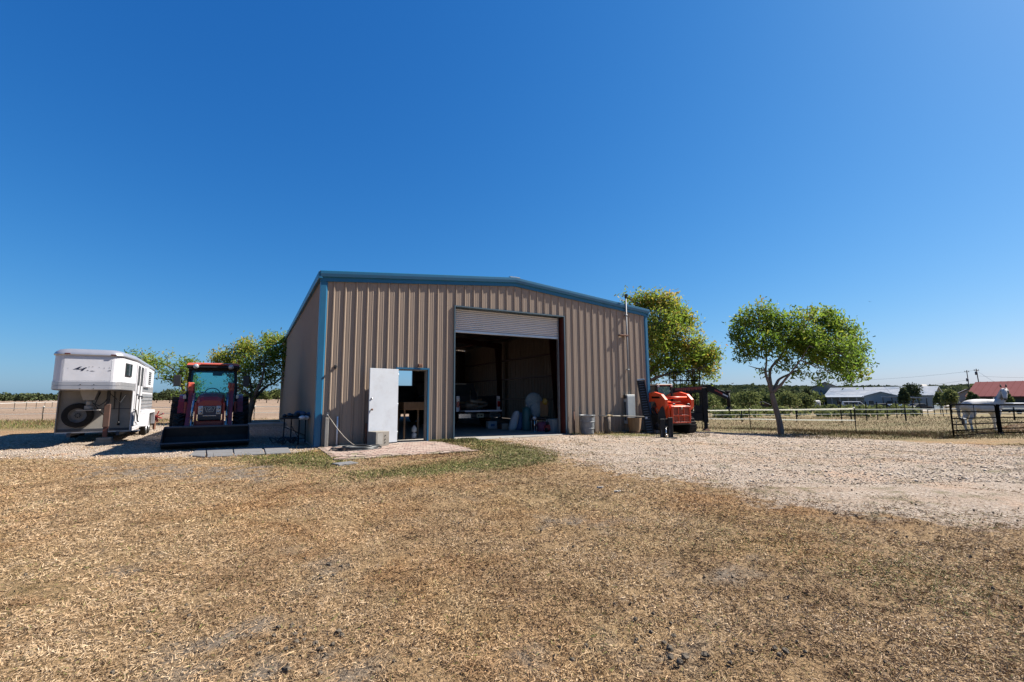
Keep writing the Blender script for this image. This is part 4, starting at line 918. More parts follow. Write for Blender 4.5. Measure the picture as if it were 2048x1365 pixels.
# rivet lines on the nose
rv = MB()
for k in range(34):
    x = -.5+1.0*k/33
    for z in (z1+.02, z2-.02): rv.ball((x, -NL-.001, z), .006, 6)
for k in range(22):
    for x in (-.5, .5): rv.ball((x, -NL-.001, z1+.03+k*.031), .006, 6)
obj('rivets', rv, M['galv'], ht)
# torn decal (remains of numerals and strokes)
def flat(poly, y): return [(x, y, z) for x, z in poly]
dc = MB()
for poly in ([(-.31, 2.115), (-.17, 2.20), (-.12, 2.205), (-.20, 2.135)], [(-.25, 2.115), (-.20, 2.14), (-.09, 2.15), (-.10, 2.13)], [(-.15, 2.085), (-.10, 2.085), (-.04, 2.165), (-.09, 2.17)], [(-.09, 2.16), (-.05, 2.185), (-.02, 2.18), (-.03, 2.155)], [(-.03, 2.095), (.0, 2.11), (.03, 2.09)],
             [(.04, 2.085), (.09, 2.095), (.17, 2.082), (.08, 2.078)], [(.07, 2.20), (.11, 2.212), (.105, 2.195)], [(.0, 2.195), (.03, 2.21), (.03, 2.19)], [(.42, 2.10), (.48, 2.115), (.50, 2.10), (.43, 2.09)], [(.44, 2.18), (.46, 2.2), (.455, 2.165)],
             [(.22, 2.19), (.24, 2.2), (.24, 2.18)], [(.33, 2.17), (.345, 2.19), (.35, 2.16)], [(-.42, 2.15), (-.40, 2.16), (-.405, 2.14)]):
    dc.add(flat(poly, -NL-.004), [tuple(range(len(poly)))])
obj('torn_decal', dc, M['navy'], ht)
for x in (-.44, .52): obj('marker_light', MB().rbox(x-.06, x+.06, -NL-.05, -NL+.0, z2+.03, z2+.065, .01), M['maroon'], ht)
bl = MB()
for x in (-.12, .16):
    for z in (zb+.04, zb+.15): bl.ball((x, -NL-.015, z), .015, 6)
obj('bolt', bl, M['dark'], ht)
# nose window on the tapered right side
nx0, nx1 = .76, HW; 
def side(y): return .70+(HW-.70)*(y+NL)/NL
def nwin(y0, y1, za, zb_, off): return [(side(y0)+off, y0, za), (side(y1)+off, y1, za), (side(y1)+off, y1, zb_), (side(y0)+off, y0, zb_)]
fm = MB(); fm.loft([nwin(-1.32, -.62, 1.98, 2.36, .0), nwin(-1.32, -.62, 1.98, 2.36, .025)]); wf = obj('window', fm, M['dark'], ht)
gm_ = MB(); gm_.add(nwin(-1.27, -.99, 2.02, 2.32, .029), [(0, 1, 2, 3)]).add(nwin(-.95, -.67, 2.02, 2.32, .029), [(0, 1, 2, 3)]); obj('pane', gm_, M['darkglass'], wf)
obj('mullion', MB().bar((side(-.97)+.03, -.97, 2.0), (side(-.97)+.03, -.97, 2.34), .03), M['galv'], wf)
# side doors and vents
for k, (a, b) in enumerate(((.12, .82), (.95, 1.75))):
    d = obj('side_door', MB().rbox(HW+.002, HW+.035, a, b, .46, 2.44, .012), M['aluw'], ht)
    obj('window', MB().rbox(HW+.034, HW+.042, a+.1, b-.1, 1.75, 2.38, .01), M['dark'], d)
    obj('hinge', MB().tube([(HW+.05, a+.02, .6), (HW+.05, a+.02, 2.3)], .012, 6), M['dark'], d)
    obj('latch', MB().rbox(HW+.035, HW+.07, b-.14, b-.06, 1.3, 1.42, .01), M['dark'], d)
vw = obj('drop_window', MB().rbox(HW+.002, HW+.10, 2.3, 3.9, 1.72, 2.44, .02), M['aluw'], ht)
for k in range(7): obj('louvre', MB().rbox(HW+.10, HW+.115, 2.75, 3.5, 1.85+.07*k, 1.89+.07*k, .004), M['dark'], vw)
obj('decal_stripe', MB().rbox(HW+.036, HW+.04, .15, .8, 1.42, 1.47, .002).rbox(HW+.036, HW+.04, 1.0, 1.7, 1.38, 1.42, .002).rbox(HW+.002, HW+.006, 2.0, 3.4, 1.60, 1.66, .002), M['navy'], ht)
obj('grab_rail', MB().tube([(HW+.02, .05, .98), (HW+.07, .1, .96), (HW+.09, .3, .75), (HW+.09, .42, .62), (HW+.09, .95, .56), (HW+.03, 1.0, .56)], .016, 8), M['dark'], ht)
obj('step', MB().rbox(HW, HW+.16, .1, .8, .26, .31, .01), M['galvdark'], ht)
for sx in (-1, 1):
    a, b = sorted((sx*HW, sx*(HW+.25))); fd = MB()
    fd.prism([(2.15, .35), (2.25, .82), (2.45, .90), (4.25, .90), (4.45, .82), (4.55, .35), (4.45, .35), (4.36, .8), (2.34, .8), (2.25, .35)], 'x', a, b); obj('fender', fd, M['aluw'], ht)
    for y in (2.85, 3.82): wheel('wheel', ht, (sx*(HW+.06), y, .37), .37, .21, .21)
obj('axle', MB().bar((-.9, 2.85, .36), (.9, 2.85, .36), .09).bar((-.9, 3.82, .36), (.9, 3.82, .36), .09).box(-.6, -.52, -.1, LT-.1, .2, .31).box(.52, .6, -.1, LT-.1, .2, .31), M['galvdark'], ht)
wheel('spare_wheel', ht, (-.38, -.16, .83), .36, .20, .21, axis='y', rimmat=M['dullrim'])
# coupler and jack
cp = MB(); cp.loft([[(-.13+.0, y, 1.58) for y in (0,)]*1+[]] if False else [[(-.2, -1.35, 1.57), (.2, -1.35, 1.57), (.2, -.9, 1.57), (-.2, -.9, 1.57)], [(-.12, -1.28, 1.28), (.12, -1.28, 1.28), (.12, -1.0, 1.28), (-.12, -1.0, 1.28)]])
obj('coupler_housing', cp, M['bulk'], ht); obj('coupler', MB().tube([(0, -1.14, 1.28), (0, -1.14, 1.12)], .07, 12).tube([(0, -1.14, 1.12), (0, -1.14, 1.02)], .1, 12).rbox(-.25, .25, -1.28, -1.0, .985, 1.01, .004), M['bulk'], ht)
jk = MB(); jk.rbox(.31, .45, -1.0, -.86, .5, 1.16, .01); jack = obj('jack', jk, mat('dark_rusty_jack', (.11, .05, .035), .85, col2=(.07, .04, .03)), ht); obj('jack_arm', MB().bar((.38, -.93, 1.15), (.38, -.93, 1.57), .07), M['dark'], jack); obj('jack_leg', MB().rbox(.325, .435, -.975, -.865, .2, .55, .008), M['maroon'], jack)
obj('safety_chain', MB().tube([(0.05, -1.1, 1.2), (.2, -1.05, 1.12), (.3, -.98, 1.2), (.38, -.95, 1.35)], .012, 6).tube([(.38, -.9, 1.5), (.62, -.6, 1.2), (.7, -.3, 1.45)], .012, 6).tube([(.2, -1.0, 1.5), (.1, -1, 1.15), (.22, -.95, .95), (.34, -.92, .8)], .012, 6), M['dark'], ht)
obj('power_cord', MB().tube([(.55, -.04, 1.52), (.54, -.05, 1.05), (.56, -.06, .62)], .014, 6).tube([(.56, -.06, .62), (.56, -.07, .5)], .035, 8).tube([(.4, -.03, 1.55), (.42, -.03, 1.0)], .012, 6), M['dark'], ht)
px = at(187, 880, 13.6); pw = ht.matrix_basis @ Vector((.38, -.92, 0))
t = thing('jack_block', 'squared wooden block under the horse trailer jack', 'block', (pw.x, pw.y, 0), R(30)); obj('upper_block', MB().rbox(-.17, .17, -.12, .12, .10, .2, .01), M['woodgrey'], t); obj('lower_block', MB().rbox(-.2, .2, -.14, .14, -.03, .10, .01), M['woodgrey'], t)
p = Vector((at(313, 825, 20.3).x, 20.3, 0)); t = thing('red_implement', 'red spiky farm implement behind the horse trailer', 'implement', p)
mb = MB(); mb.bar((-.05, 0, 0), (-.05, 0, .6), .08)
obj('stand', mb, M['rust'], t)
for k in range(7):
    a = R(-60+k*45); mb = MB(); mb.bar((0, 0, .55), (.28*math.cos(a), .1*math.sin(a*2), .55+.25*math.sin(a)), .07, .04); obj('tine', mb, M['red'], t)

# ================================================================ tractor
tk = thing('tractor', 'red cab tractor with a black front loader bucket', 'tractor', (-7.95, 12.2, 0), math.atan2(.53, .848))
bk = MB(); sec = [(.02, .20), (.05, .155), (.22, .03), (.45, .03), (.58, .10), (.64, .30), (.60, .56), (.57, .56), (.60, .31), (.55, .13), (.44, .06), (.23, .06), (.08, .17)]
bk.prism(sec, 'x', -.965, .965)
bucket = obj('bucket', bk, M['black'], tk)
sp = [(.0, .20), (.22, .03), (.45, .03), (.60, .10), (.66, .30), (.61, .57), (.35, .50)]
for sx in (-1, 1): a, b = sorted((sx*.967, sx*.945)); obj('side_plate', MB().prism(sp, 'x', a, b), M['black'], bucket)
obj('cutting_edge', MB().loft([[(-.97, -.02, .175), (.97, -.02, .175), (.97, .10, .115), (-.97, .10, .115)], [(-.97, -.01, .205), (.97, -.01, .205), (.97, .12, .145), (-.97, .12, .145)]]), M['galvdark'], bucket)
obj('top_lip', MB().rbox(-.96, .96, .55, .63, .53, .585, .01), M['galvdark'], bucket)
for sx in (-1, 1):
    x = sx*.50
    la = MB(); side_ = [(.62, .30), (.72, .24), (1.3, .60), (2.15, 1.50), (2.2, 1.68), (2.05, 1.70), (1.15, .78), (.66, .44)]
    a, b = sorted((x-.05, x+.05)); la.prism(side_, 'x', a, b); arm = obj('loader_arm', la, M['redl'] if False else M['red'], tk)
    obj('tilt_cylinder', MB().tube([(x-sx*.09, .72, .42), (x-sx*.09, 1.15, .85)], .022, 8).tube([(x-sx*.09, 1.1, .8), (x-sx*.09, 1.75, 1.45)], .036, 10), M['chrome'], arm)
    obj('linkage', MB().rbox(x-.07, x+.07, 1.9, 2.12, 1.5, 1.78, .03).rbox(x-.09, x-.04, 1.75, 2.0, 1.6, 1.78, .02), M['redl'], arm)
    mb = MB(); mb.rbox(x-.07, x+.07, 2.1, 2.3, .55, 1.62, .02).prism([(1.2, .42), (2.2, .5), (2.2, .7), (1.2, .55)], 'x', min(x-.03, x+.03), max(x-.03, x+.03)); obj('loader_post', mb, M['red'], tk)
obj('loader_crossbar', MB().tube([(-.5, .80, .50), (.5, .80, .50)], .05, 10).rbox(-.48, .48, .86, .9, .38, .44, .01), M['red'], tk)
hood = MB()
def hring(y, w_, zb_, zt): return [(-w_, y, zb_), (w_, y, zb_), (w_, y, zt-.16), (w_*.86, y, zt-.05), (w_*.5, y, zt), (-w_*.5, y, zt), (-w_*.86, y, zt-.05), (-w_, y, zt-.16)]
hood.loft([hring(1.13, .29, .92, 1.27), hring(1.22, .33, .86, 1.36), hring(1.8, .35, .86, 1.45), hring(2.75, .36, .86, 1.50)], False, (True, True)); obj('hood', hood, M['red'], tk, bevel=.02)
gr = obj('grille', MB().rbox(-.28, .28, 1.10, 1.16, .70, 1.10, .03), M['navy'], tk)
obj('emblem', MB().add([(-.13, 1.094, 1.08), (-.08, 1.094, .93), (.08, 1.094, .93), (.13, 1.094, 1.08)], [(3, 2, 1, 0)]).lathe([(.05, 1.09), (.055, 1.085), (.06, 1.09)], (0, 0, 1.01), 'y', 20), M['galv'], gr)
obj('emblem_plate', MB().add([(-.115, 1.09, 1.07), (-.07, 1.09, .94), (.07, 1.09, .94), (.115, 1.09, 1.07)], [(3, 2, 1, 0)]), M['navy'], gr)
obj('mark', MB().bar((-.03, 1.084, 1.0), (.03, 1.084, 1.03), .012).bar((-.03, 1.084, .985), (.03, 1.084, 1.015), .01), M['galv'], gr)
obj('chrome_bar', MB().rbox(-.16, .16, 1.085, 1.10, .815, .835, .004), M['chrome'], gr)
for k in range(3): obj('slat', MB().rbox(-.24, .24, 1.088, 1.10, .72+.03*k, .735+.03*k, .004), M['dark'], gr)
for sx in (-1, 1):
    h = obj('headlight', MB().rbox(min(sx*.15, sx*.27), max(sx*.15, sx*.27), 1.075, 1.13, .86, 1.10, .03), M['lamp'], tk)
    obj('reflector', MB().ball((sx*.21, 1.075, 1.03), .035, 10).ball((sx*.21, 1.075, .93), .035, 10), M['chrome'], h)
obj('front_frame', MB().rbox(-.33, .33, 1.12, 1.3, .50, .69, .02).rbox(-.3, .3, 1.08, 1.12, .45, .60, .01).rbox(-.36, -.30, 1.14, 1.2, .5, 1.2, .01).rbox(.30, .36, 1.14, 1.2, .5, 1.2, .01), M['red'], tk)
obj('engine_block', MB().rbox(-.26, .26, 1.2, 2.9, .42, .88, .05), M['dark'], tk)
obj('front_axle', MB().bar((-.6, 1.75, .44), (.6, 1.75, .44), .12), M['dark'], tk)
for sx in (-1, 1):
    wheel('front_wheel', tk, (sx*.72, 1.75, .43), .42, .27, .22, tread=.035, rimmat=M['redl'])
    wheel('rear_wheel', tk, (sx*.84, 3.55, .66), .66, .40, .36, tread=.05, rimmat=M['redl'], nlug=20)
    a, b = sorted((sx*.58, sx*.86)); fd = MB(); o1 = arc(3.55, .68, .76, 20, 165, 10); fd.prism(o1+arc(3.55, .68, .72, 165, 20, 10), 'x', a, b); obj('rear_fender', fd, M['red'], tk)
    obj('fender_front', MB().rbox(min(sx*.60, sx*.68), max(sx*.60, sx*.68), 2.55, 2.95, .62, 1.22, .03), M['red'], tk)
# cab
cw0, cw1 = .66, .60; y0, y1 = 2.62, 4.0
cabp = MB()
for sx in (-1, 1):
    cabp.bar((sx*cw0, y0-.02, 1.0), (sx*cw1, y0+.12, 2.22), .07, .07); cabp.bar((sx*cw0, y1, 1.0), (sx*cw1, y1-.06, 2.22), .07); cabp.bar((sx*cw0, 3.25, 1.0), (sx*cw1, 3.25, 2.22), .04)
cabp.box(-cw0, cw0, y0-.03, y0+.05, .92, 1.08).box(-cw0, cw0, y1-.04, y1+.04, .92, 1.25).box(-cw1, cw1, y0+.08, y0+.16, 2.17, 2.24).box(-cw1, cw1, y1-.1, y1, 2.17, 2.24)
obj('cab_frame', cabp, M['black'], tk)
rf = MB(); rf.rbox(-.70, .70, y0-.13, y1+.05, 2.24, 2.33, .04); obj('roof_visor', rf, M['black'], tk)
obj('roof', MB().loft([[(-.70, y0-.05, 2.33), (.70, y0-.05, 2.33), (.70, y1+.05, 2.33), (-.70, y1+.05, 2.33)], [(-.66, y0+.0, 2.40), (.66, y0+.0, 2.40), (.66, y1, 2.40), (-.66, y1, 2.40)], [(-.4, y0+.2, 2.425), (.4, y0+.2, 2.425), (.4, y1-.2, 2.425), (-.4, y1-.2, 2.425)]]).rbox(-.34, .34, y0-.14, y0-.04, 2.34, 2.385, .01), M['redl'], tk)
for sx in (-1, 1): obj('work_light', MB().lathe([(0, -.055), (.06, -.05), (.075, -.02), (.075, .02)], (sx*.46, y0-.11, 2.29), 'y', 18), M['lamp'], tk)
def gpane(pts): return MB().add(pts, [(0, 1, 2, 3)])
obj('windscreen', gpane([(-cw0+.03, y0, 1.06), (cw0-.03, y0, 1.06), (cw1-.03, y0+.12, 2.18), (-cw1+.03, y0+.12, 2.18)]), M['teal'], tk)
obj('rear_glass', gpane([(-cw0+.03, y1, 1.2), (cw0-.03, y1, 1.2), (cw1-.03, y1-.06, 2.18), (-cw1+.03, y1-.06, 2.18)]), M['teal'], tk)
for sx in (-1, 1): obj('side_glass', gpane([(sx*cw0, y0, 1.0), (sx*cw0, y1, 1.0), (sx*cw1, y1-.06, 2.2), (sx*cw1, y0+.12, 2.2)]), M['teal'], tk)
obj('seat', MB().rbox(-.25, .25, 3.3, 3.75, 1.0, 1.15, .05).rbox(-.24, .24, 3.65, 3.78, 1.1, 1.5, .06), M['seat'], tk)
obj('dashboard', MB().rbox(-.25, .25, 2.66, 2.85, .95, 1.42, .06), M['dark'], tk)
sw = MB(); sw.tube([(.20*math.cos(a), 2.92-.1*math.sin(a), 1.47+.16*math.sin(a)) for a in [2*math.pi*k/24 for k in range(25)]], .016, 6).tube([(0, 2.75, 1.3), (0, 2.92, 1.47)], .02, 6); obj('steering_wheel', sw, M['dark'], tk)
obj('cab_monitor', MB().rbox(-.02, .24, 2.74, 2.78, 2.02, 2.17, .01), M['dark'], tk)
for sx in (-1, 1):
    mr_ = obj('mirror', MB().rbox(sx*.90-.09, sx*.90+.09, 2.52, 2.58, 1.68, 2.02, .03), M['dark'], tk); obj('mirror_arm', MB().tube([(sx*.64, 2.65, 2.15), (sx*.85, 2.58, 2.12), (sx*.9, 2.57, 2.0)], .012, 6), M['dark'], mr_)
    obj('turn_light', MB().rbox(sx*.68-.04, sx*.68+.04, 2.52, 2.56, 1.3, 1.42, .01), M['lamp'], tk)
obj('cab_step', MB().box(-.72, -.55, 2.7, 2.95, .35, .38).box(.55, .72, 2.7, 2.95, .35, .38), M['dark'], tk)
obj('hydraulic_hose', MB().tube([(-.38, 1.2, .6), (-.42, 1.0, .8), (-.4, 1.3, 1.0)], .014, 6).tube([(.4, 1.3, .7), (.44, 1.0, .85), (.40, 1.2, 1.1)], .014, 6), M['dark'], tk)

# ================================================================ skid steer (seen from its rear)
SZ = gz(6.2, 17.6)
sk = thing('track_loader', 'orange compact track loader parked at the right corner of the barn', 'track loader', (6.34, 17.45, SZ), R(17)); sk.scale = (.80, 1, .92)
for sx in (-1, 1):
    x = sx*.74; tr_ = MB(); prof = arc(.42, .30, .27, -90, -200, 6)+[(.30, .62), (.62, .80)]+[(2.35, .40)]+arc(2.55, .26, .24, 60, -90, 6)
    inner = [(c[0]*.94+.08, c[1]*.82+.06) for c in prof]
    tr_.prism(prof, 'x', x-.20, x+.20); trk = obj('track', tr_, M['rubber'], sk)
    lg = MB(); n = len(prof)
    for i in range(n):
        a = Vector(prof[i]); b = Vector(prof[(i+1) % n]); L_ = (b-a).length; k = max(1, int(L_/.11))
        for j in range(k):
            p = a+(b-a)*((j+.5)/k); d = (b-a).normalized(); nn = Vector((-d.y, d.x))
            for z_ in (0,): lg.bar((x-.2, p.x+nn.x*.012, p.y+nn.y*.012), (x+.2, p.x+nn.x*.012, p.y+nn.y*.012), .045, .05)
    obj('track_lugs', lg, M['rubber'], trk)
    for (y, z, r) in ((.45, .32, .16), (1.0, .2, .12), (1.4, .2, .12), (1.8, .2, .12), (2.45, .27, .16)): obj('roller', MB().lathe([(0, x+sx*.21), (r, x+sx*.21), (r, x+sx*.19)], (0, y, z), 'x', 16), M['galvdark'], trk)
bd = MB(); bd.rbox(-.5, .5, .25, 2.3, .38, 1.05, .03); obj('chassis', bd, M['black'], sk)
# side plates with number
for sx in (-1, 1):
    a, b = sorted((sx*.50, sx*.54)); pp = MB().prism([(.25, 1.1), (1.25, 1.1), (1.35, .95), (.95, .52), (.62, .55), (.25, .95)], 'x', a, b); obj('side_plate', pp, M['orange'], sk)
def text_mesh(body, size, m, parent, Mx, name='lettering', ext=.002):
    cu = bpy.data.curves.new('txt', 'FONT'); cu.body = body; cu.size = size; cu.extrude = ext; cu.align_x = 'CENTER'
    o = bpy.data.objects.new('txt', cu); C.objects.link(o); dg = bpy.context.evaluated_depsgraph_get(); me = bpy.data.meshes.new_from_object(o.evaluated_get(dg))
    bpy.data.objects.remove(o); me.transform(Mx); me.materials.clear(); me.name = name; return obj(name, me, m, parent)
M['decal'] = mat('pale_decal', (.6, .45, .3), .5)
text_mesh('95', .26, M['decal'], sk, T(-.545, .85, .86)@RZ(R(-90))@Matrix.Rotation(R(90), 4, 'X'), 'number_decal')
obj('engine_side_panel', MB().rbox(-.522, -.505, .28, 1.0, .60, 1.06, .01), M['matt'], sk)
for k in range(4): obj('hydraulic_hose', MB().tube([(-.56-.02*k, .95+.07*k, .72), (-.58, 1.05+.08*k, 1.0), (-.55, .9+.06*k, 1.25), (-.5, 1.1, 1.3)], .016, 6), M['dark'], sk)
obj('lamp_guard', MB().rbox(-.46, -.34, .0, .05, 1.17, 1.24, .01).rbox(.34, .46, .0, .05, 1.17, 1.24, .01), M['dark'], sk)
for sx in (-1, 1): obj('arm_decal', MB().box(min(sx*.801, sx*.803), max(sx*.801, sx*.803), .45, .95, 1.45, 1.53), M['matt'], sk)
dr = MB(); rear = obj('rear_door', MB().rbox(-.50, .50, .06, .25, .44, 1.14, .03), M['orange'], sk)
fy = .055
fr = MB(); 
cx = [-.50, -.20, .14, .47]; cx = [-.47, -.16, .15, .46]; cz = [.48, .76, 1.08]
fr.rbox(-.5, -.44, fy-.05, fy, .45, 1.13, .01).rbox(.44, .5, fy-.05, fy, .45, 1.13, .01)
for z in (.45, .73, 1.07): fr.rbox(-.44, .44, fy-.05, fy, z, z+.06, .01)
for x in (-.16, .14): fr.rbox(x-.02, x+.03, fy-.045, fy, .51, 1.07, .01)
obj('grille_frame', fr, M['orange'], rear)
M['mesh'] = mat('grille_mesh', (.20, .035, .012), .6, col2=(.35, .06, .02), scale=60, bump=.003, bscale=120)
for i in range(3):
    for j in range(2):
        xa, xb = [(-.44, -.18), (-.13, .12), (.17, .44)][i]; za, zb_ = [(.51, .73), (.79, 1.07)][j]
        g = obj('grille_panel', MB().box(xa, xb, fy-.012, fy-.003, za, zb_), M['mesh'], rear)
        obj('louvre', MB().box(xa, xb, fy-.02, fy-.012, za+.03, za+.04).box(xa, xb, fy-.02, fy-.012, za+.08, za+.09).box(xa, xb, fy-.02, fy-.012, za+.13, za+.14).box(xa, xb, fy-.02, fy-.012, za+.18, za+.19), M['orange'], g)
obj('latch', MB().rbox(-.04, .04, fy-.08, fy-.05, 1.0, 1.1, .01), M['decal'], rear)
obj('counterweight', MB().loft([[(-.48, .1, .38), (.48, .1, .38), (.48, .8, .3), (-.48, .8, .3)], [(-.52, .0, .44), (.52, .0, .44), (.52, .8, .44), (-.52, .8, .44)]]), M['galvdark'], sk)
obj('hood', MB().loft([[(-.46, .10, 1.14), (.46, .10, 1.14), (.46, 1.0, 1.14), (-.46, 1.0, 1.14)], [(-.42, .16, 1.17), (.42, .16, 1.17), (.42, 1.0, 1.34), (-.42, 1.0, 1.34)]]).rbox(-.3, .3, .3, .75, 1.24, 1.30, .01), M['orange'], sk)
for sx in (-1, 1):
    a, b = sorted((sx*.80, sx*.64))
    ap = [(.12, 1.12), (.10, 1.40), (.35, 1.62), (.8, 1.72), (1.5, 1.62), (2.3, 1.22), (2.3, 1.02), (1.3, 1.30), (.75, 1.32), (.62, 1.1), (.5, .98), (.22, .98)]
    am = obj('lift_arm', MB().prism(ap, 'x', a, b), M['orange'], sk, bevel=.012)
    for (y, z) in ((.42, 1.48), (.25, 1.12), (1.2, 1.5)): obj('pivot_pin', MB().lathe([(0, b+.012 if sx > 0 else a-.012), (.035, b+.01 if sx > 0 else a-.01), (.035, (a+b)/2)], (0, y, z), 'x', 12), M['dark'], am)
    obj('lift_cylinder', MB().tube([(sx*.60, .9, .75), (sx*.60, 1.5, 1.2)], .04, 10), M['dark'], am)
    obj('upright', MB().prism([(.12, .6), (.12, 1.18), (.5, 1.18), (.62, .6)], 'x', min(sx*.62, sx*.55), max(sx*.62, sx*.55)), M['orange'], sk)
obj('cross_tube', MB().tube([(-.66, .32, 1.48), (.66, .32, 1.48)], .05, 12), M['orange'], sk)
cb = MB()
for sx in (-1, 1): cb.bar((sx*.42, 1.0, 1.1), (sx*.42, 1.05, 2.0), .07); cb.bar((sx*.42, 2.15, .9), (sx*.42, 2.1, 2.0), .07); cb.bar((sx*.42, 1.05, 2.0), (sx*.42, 2.1, 2.0), .07)
cb.box(-.45, .45, 1.0, 1.06, 1.95, 2.03).box(-.45, .45, 1.0, 1.04, 1.1, 1.3); obj('cab_frame', cb, M['black'], sk)
obj('cab_roof', MB().rbox(-.46, .46, .98, 2.2, 2.0, 2.06, .03), M['decal'], sk)
obj('rear_glass', MB().add([(-.38, 1.03, 1.3), (.38, 1.03, 1.3), (.38, 1.05, 1.95), (-.38, 1.05, 1.95)], [(0, 1, 2, 3)]), M['glass'], sk)
for sx in (-1, 1): obj('roof_light', MB().rbox(sx*.38-.05, sx*.38+.05, .94, 1.0, 1.93, 2.0, .01), M['lamp'], sk)
obj('seat', MB().rbox(-.24, .24, 1.25, 1.4, 1.1, 1.72, .05).tube([(-.2, 1.25, 1.65), (0, 1.2, 1.78), (.2, 1.25, 1.65)], .03, 8), M['seat'], sk)
# olive sheet / cabinet beyond
t = thing('olive_cabinet', 'olive brown metal cabinet behind the orange loader at the barn edge', 'cabinet', (at(1301, 800, 21.5).x, 21.5, gz(6, 21.5)), .2)
obj('cabinet_body', MB().rbox(-.42, .30, 0, .5, 0, 1.95, .02), mat('olive_brown_paint', (.12, .10, .065), .8, col2=(.08, .07, .045)), t); obj('edge_post', MB().bar((.35, -.02, 0), (.35, -.02, 2.05), .07), M['rust'], t); obj('lid', MB().rbox(-.44, .32, -.02, .52, 1.951, 1.99, .008), M['galvdark'], t)
# black upright attachment in front
p = onground(1334, 877); t = thing('fork_attachment', 'black steel fork attachment standing upright before the orange loader', 'attachment', (p.x, p.y, p.z), .1)
ph = 14.7/922
for x, h in ((-.15, .62), (.12, .66)):
    obj('fork_tine', MB().rbox(x-.06, x+.09, -.03, .05, .0, h, .01), M['black'], t)
    obj('tine_slot', MB().box(x-.045, x-.02, -.036, -.031, .02, h*.45), M['galvdark'], t)
obj('tall_bracket', MB().prism([(-.24, .45), (-.22, .78), (-.10, 1.0), (-.02, .98), (.02, .66), (.02, .45)], 'y', .06, .12), M['black'], t)
obj('cross_frame', MB().rbox(-.22, .2, .05, .12, .3, .36, .01).rbox(-.22, .2, .05, .12, .55, .62, .01).rbox(-.3, .3, -.1, .2, -.02, .03, .01), M['black'], t)
obj('pin', MB().tube([(-.05, -.06, .02), (-.05, -.06, .32)], .02, 8).ball((-.05, -.08, .1), .03, 8), M['chrome'], t)

# ================================================================ gooseneck flatbed trailer
GYD = 23.5; pj = at(1412, 853, GYD); gz0 = gz(pj.x, GYD)
gt = thing('gooseneck_trailer', 'black gooseneck flatbed trailer with red lettering on the neck beam', 'trailer', (pj.x, GYD, gz0), R(-6))
s_ = GYD/922.0
jk = obj('jack', MB().rbox(-.11, .11, -.1, .1, .42, 2.15, .01).rbox(-.17, .16, -.06, .06, 1.1, 2.1, .02), M['black'], gt)
obj('jack_leg', MB().rbox(-.075, .075, -.07, .07, .04, .45, .01), M['black'], jk); obj('jack_foot', MB().loft([[(-.2, -.18, 0), (.2, -.18, 0), (.2, .18, 0), (-.2, .18, 0)], [(-.09, -.09, .12), (.09, -.09, .12), (.09, .09, .12), (-.09, .09, .12)]]), M['rust'], jk)
obj('jack_handle', MB().tube([(.08, 0, 1.0), (.22, 0, 1.0), (.22, 0, .62), (.33, 0, .58)], .014, 6), M['dark'], jk)
obj('lock_pin', MB().tube([(.06, 0, .32), (.16, 0, .32)], .03, 8), M['dark'], jk)
obj('stay', MB().tube([(-.18, 0, .1), (-.18, 0, .55), (-.08, 0, .6)], .02, 6), M['dark'], jk)
nb = MB(); nb.prism([(-1.62, 1.72), (-1.62, 2.15), (-.2, 2.24), (.12, 2.30), (.22, 2.22), (.22, 1.95), (-.6, 1.92), (-.95, 1.78)], 'y', -.09, .09); nbo = obj('neck_beam', nb, M['black'], gt, bevel=.008)
obj('red_band', MB().prism([(-1.45, 2.02), (-1.45, 2.13), (-.1, 2.22), (-.1, 2.12)], 'y', -.094, -.0905), mat('dark_red_decal', (.22, .025, .02), .5), nbo)
lt = MB(); x = -1.12
for k in range(11):
    w_ = random.choice((.05, .06, .07)); h0 = 1.99+.07*(x+1.12)
    lt.bar((x, -.095, h0), (x, -.095, h0+.12), .02, .004)
    if k % 3 != 1: lt.bar((x, -.0955, h0+.11), (x+w_, -.0955, h0+.11), .02, .004)
    if k % 2: lt.bar((x+w_, -.0952, h0), (x+w_, -.0952, h0+.12), .018, .004)
    if k % 3 == 0: lt.bar((x, -.0955, h0+.01), (x+w_, -.0955, h0+.01), .02, .004)
    x += w_+.035
obj('red_lettering', lt, mat('red_lettering', (.55, .09, .04), .5), nbo)
obj('white_mark', MB().box(-.14, .1, -.094, -.0905, 2.13, 2.19), M['decal'], nbo)
for dy, nm in ((-.15, 0), (.9, 1)):
    ng = MB(); ng.prism([(.1, 2.28), (.22, 2.30), (1.12, 1.80), (1.12, 1.58), (.95, 1.60), (.1, 2.02)], 'y', dy-.06, dy+.06) if nm == 0 else ng.bar((.1, .75, 2.25), (1.05, .1, 1.82), .14, .26)
    n_ = obj('neck_arm', ng, M['black'], gt)
    if nm == 0:
        obj('reflector_tape', MB().prism([(.45, 2.0), (.45, 2.08), (.82, 1.885), (.82, 1.80)], 'y', -.214, -.2105), M['red'], n_)
        obj('white_tape', MB().prism([(.83, 1.80), (.83, 1.87), (1.08, 1.74), (1.08, 1.67)], 'y', -.214, -.2105), M['white'], n_)
obj('coupler', MB().tube([(1.14, -.05, 1.97), (1.14, -.05, 1.22)], .085, 12).rbox(1.03, 1.25, -.15, .05, 1.92, 2.0, .02).loft([[(1.0+.0, -.17, 1.08), (1.30, -.17, 1.08), (1.30, .09, 1.08), (1.0, .09, 1.08)], [(1.1, -.09, 1.25), (1.19, -.09, 1.25), (1.19, 0, 1.25), (1.1, 0, 1.25)]]).tube([(1.15, -.04, 1.08), (1.15, -.04, .98)], .04, 8), M['black'], gt)
obj('marker_board', MB().rbox(-1.74, -1.63, -.12, -.08, 1.05, 2.18, .01), M['black'], gt)
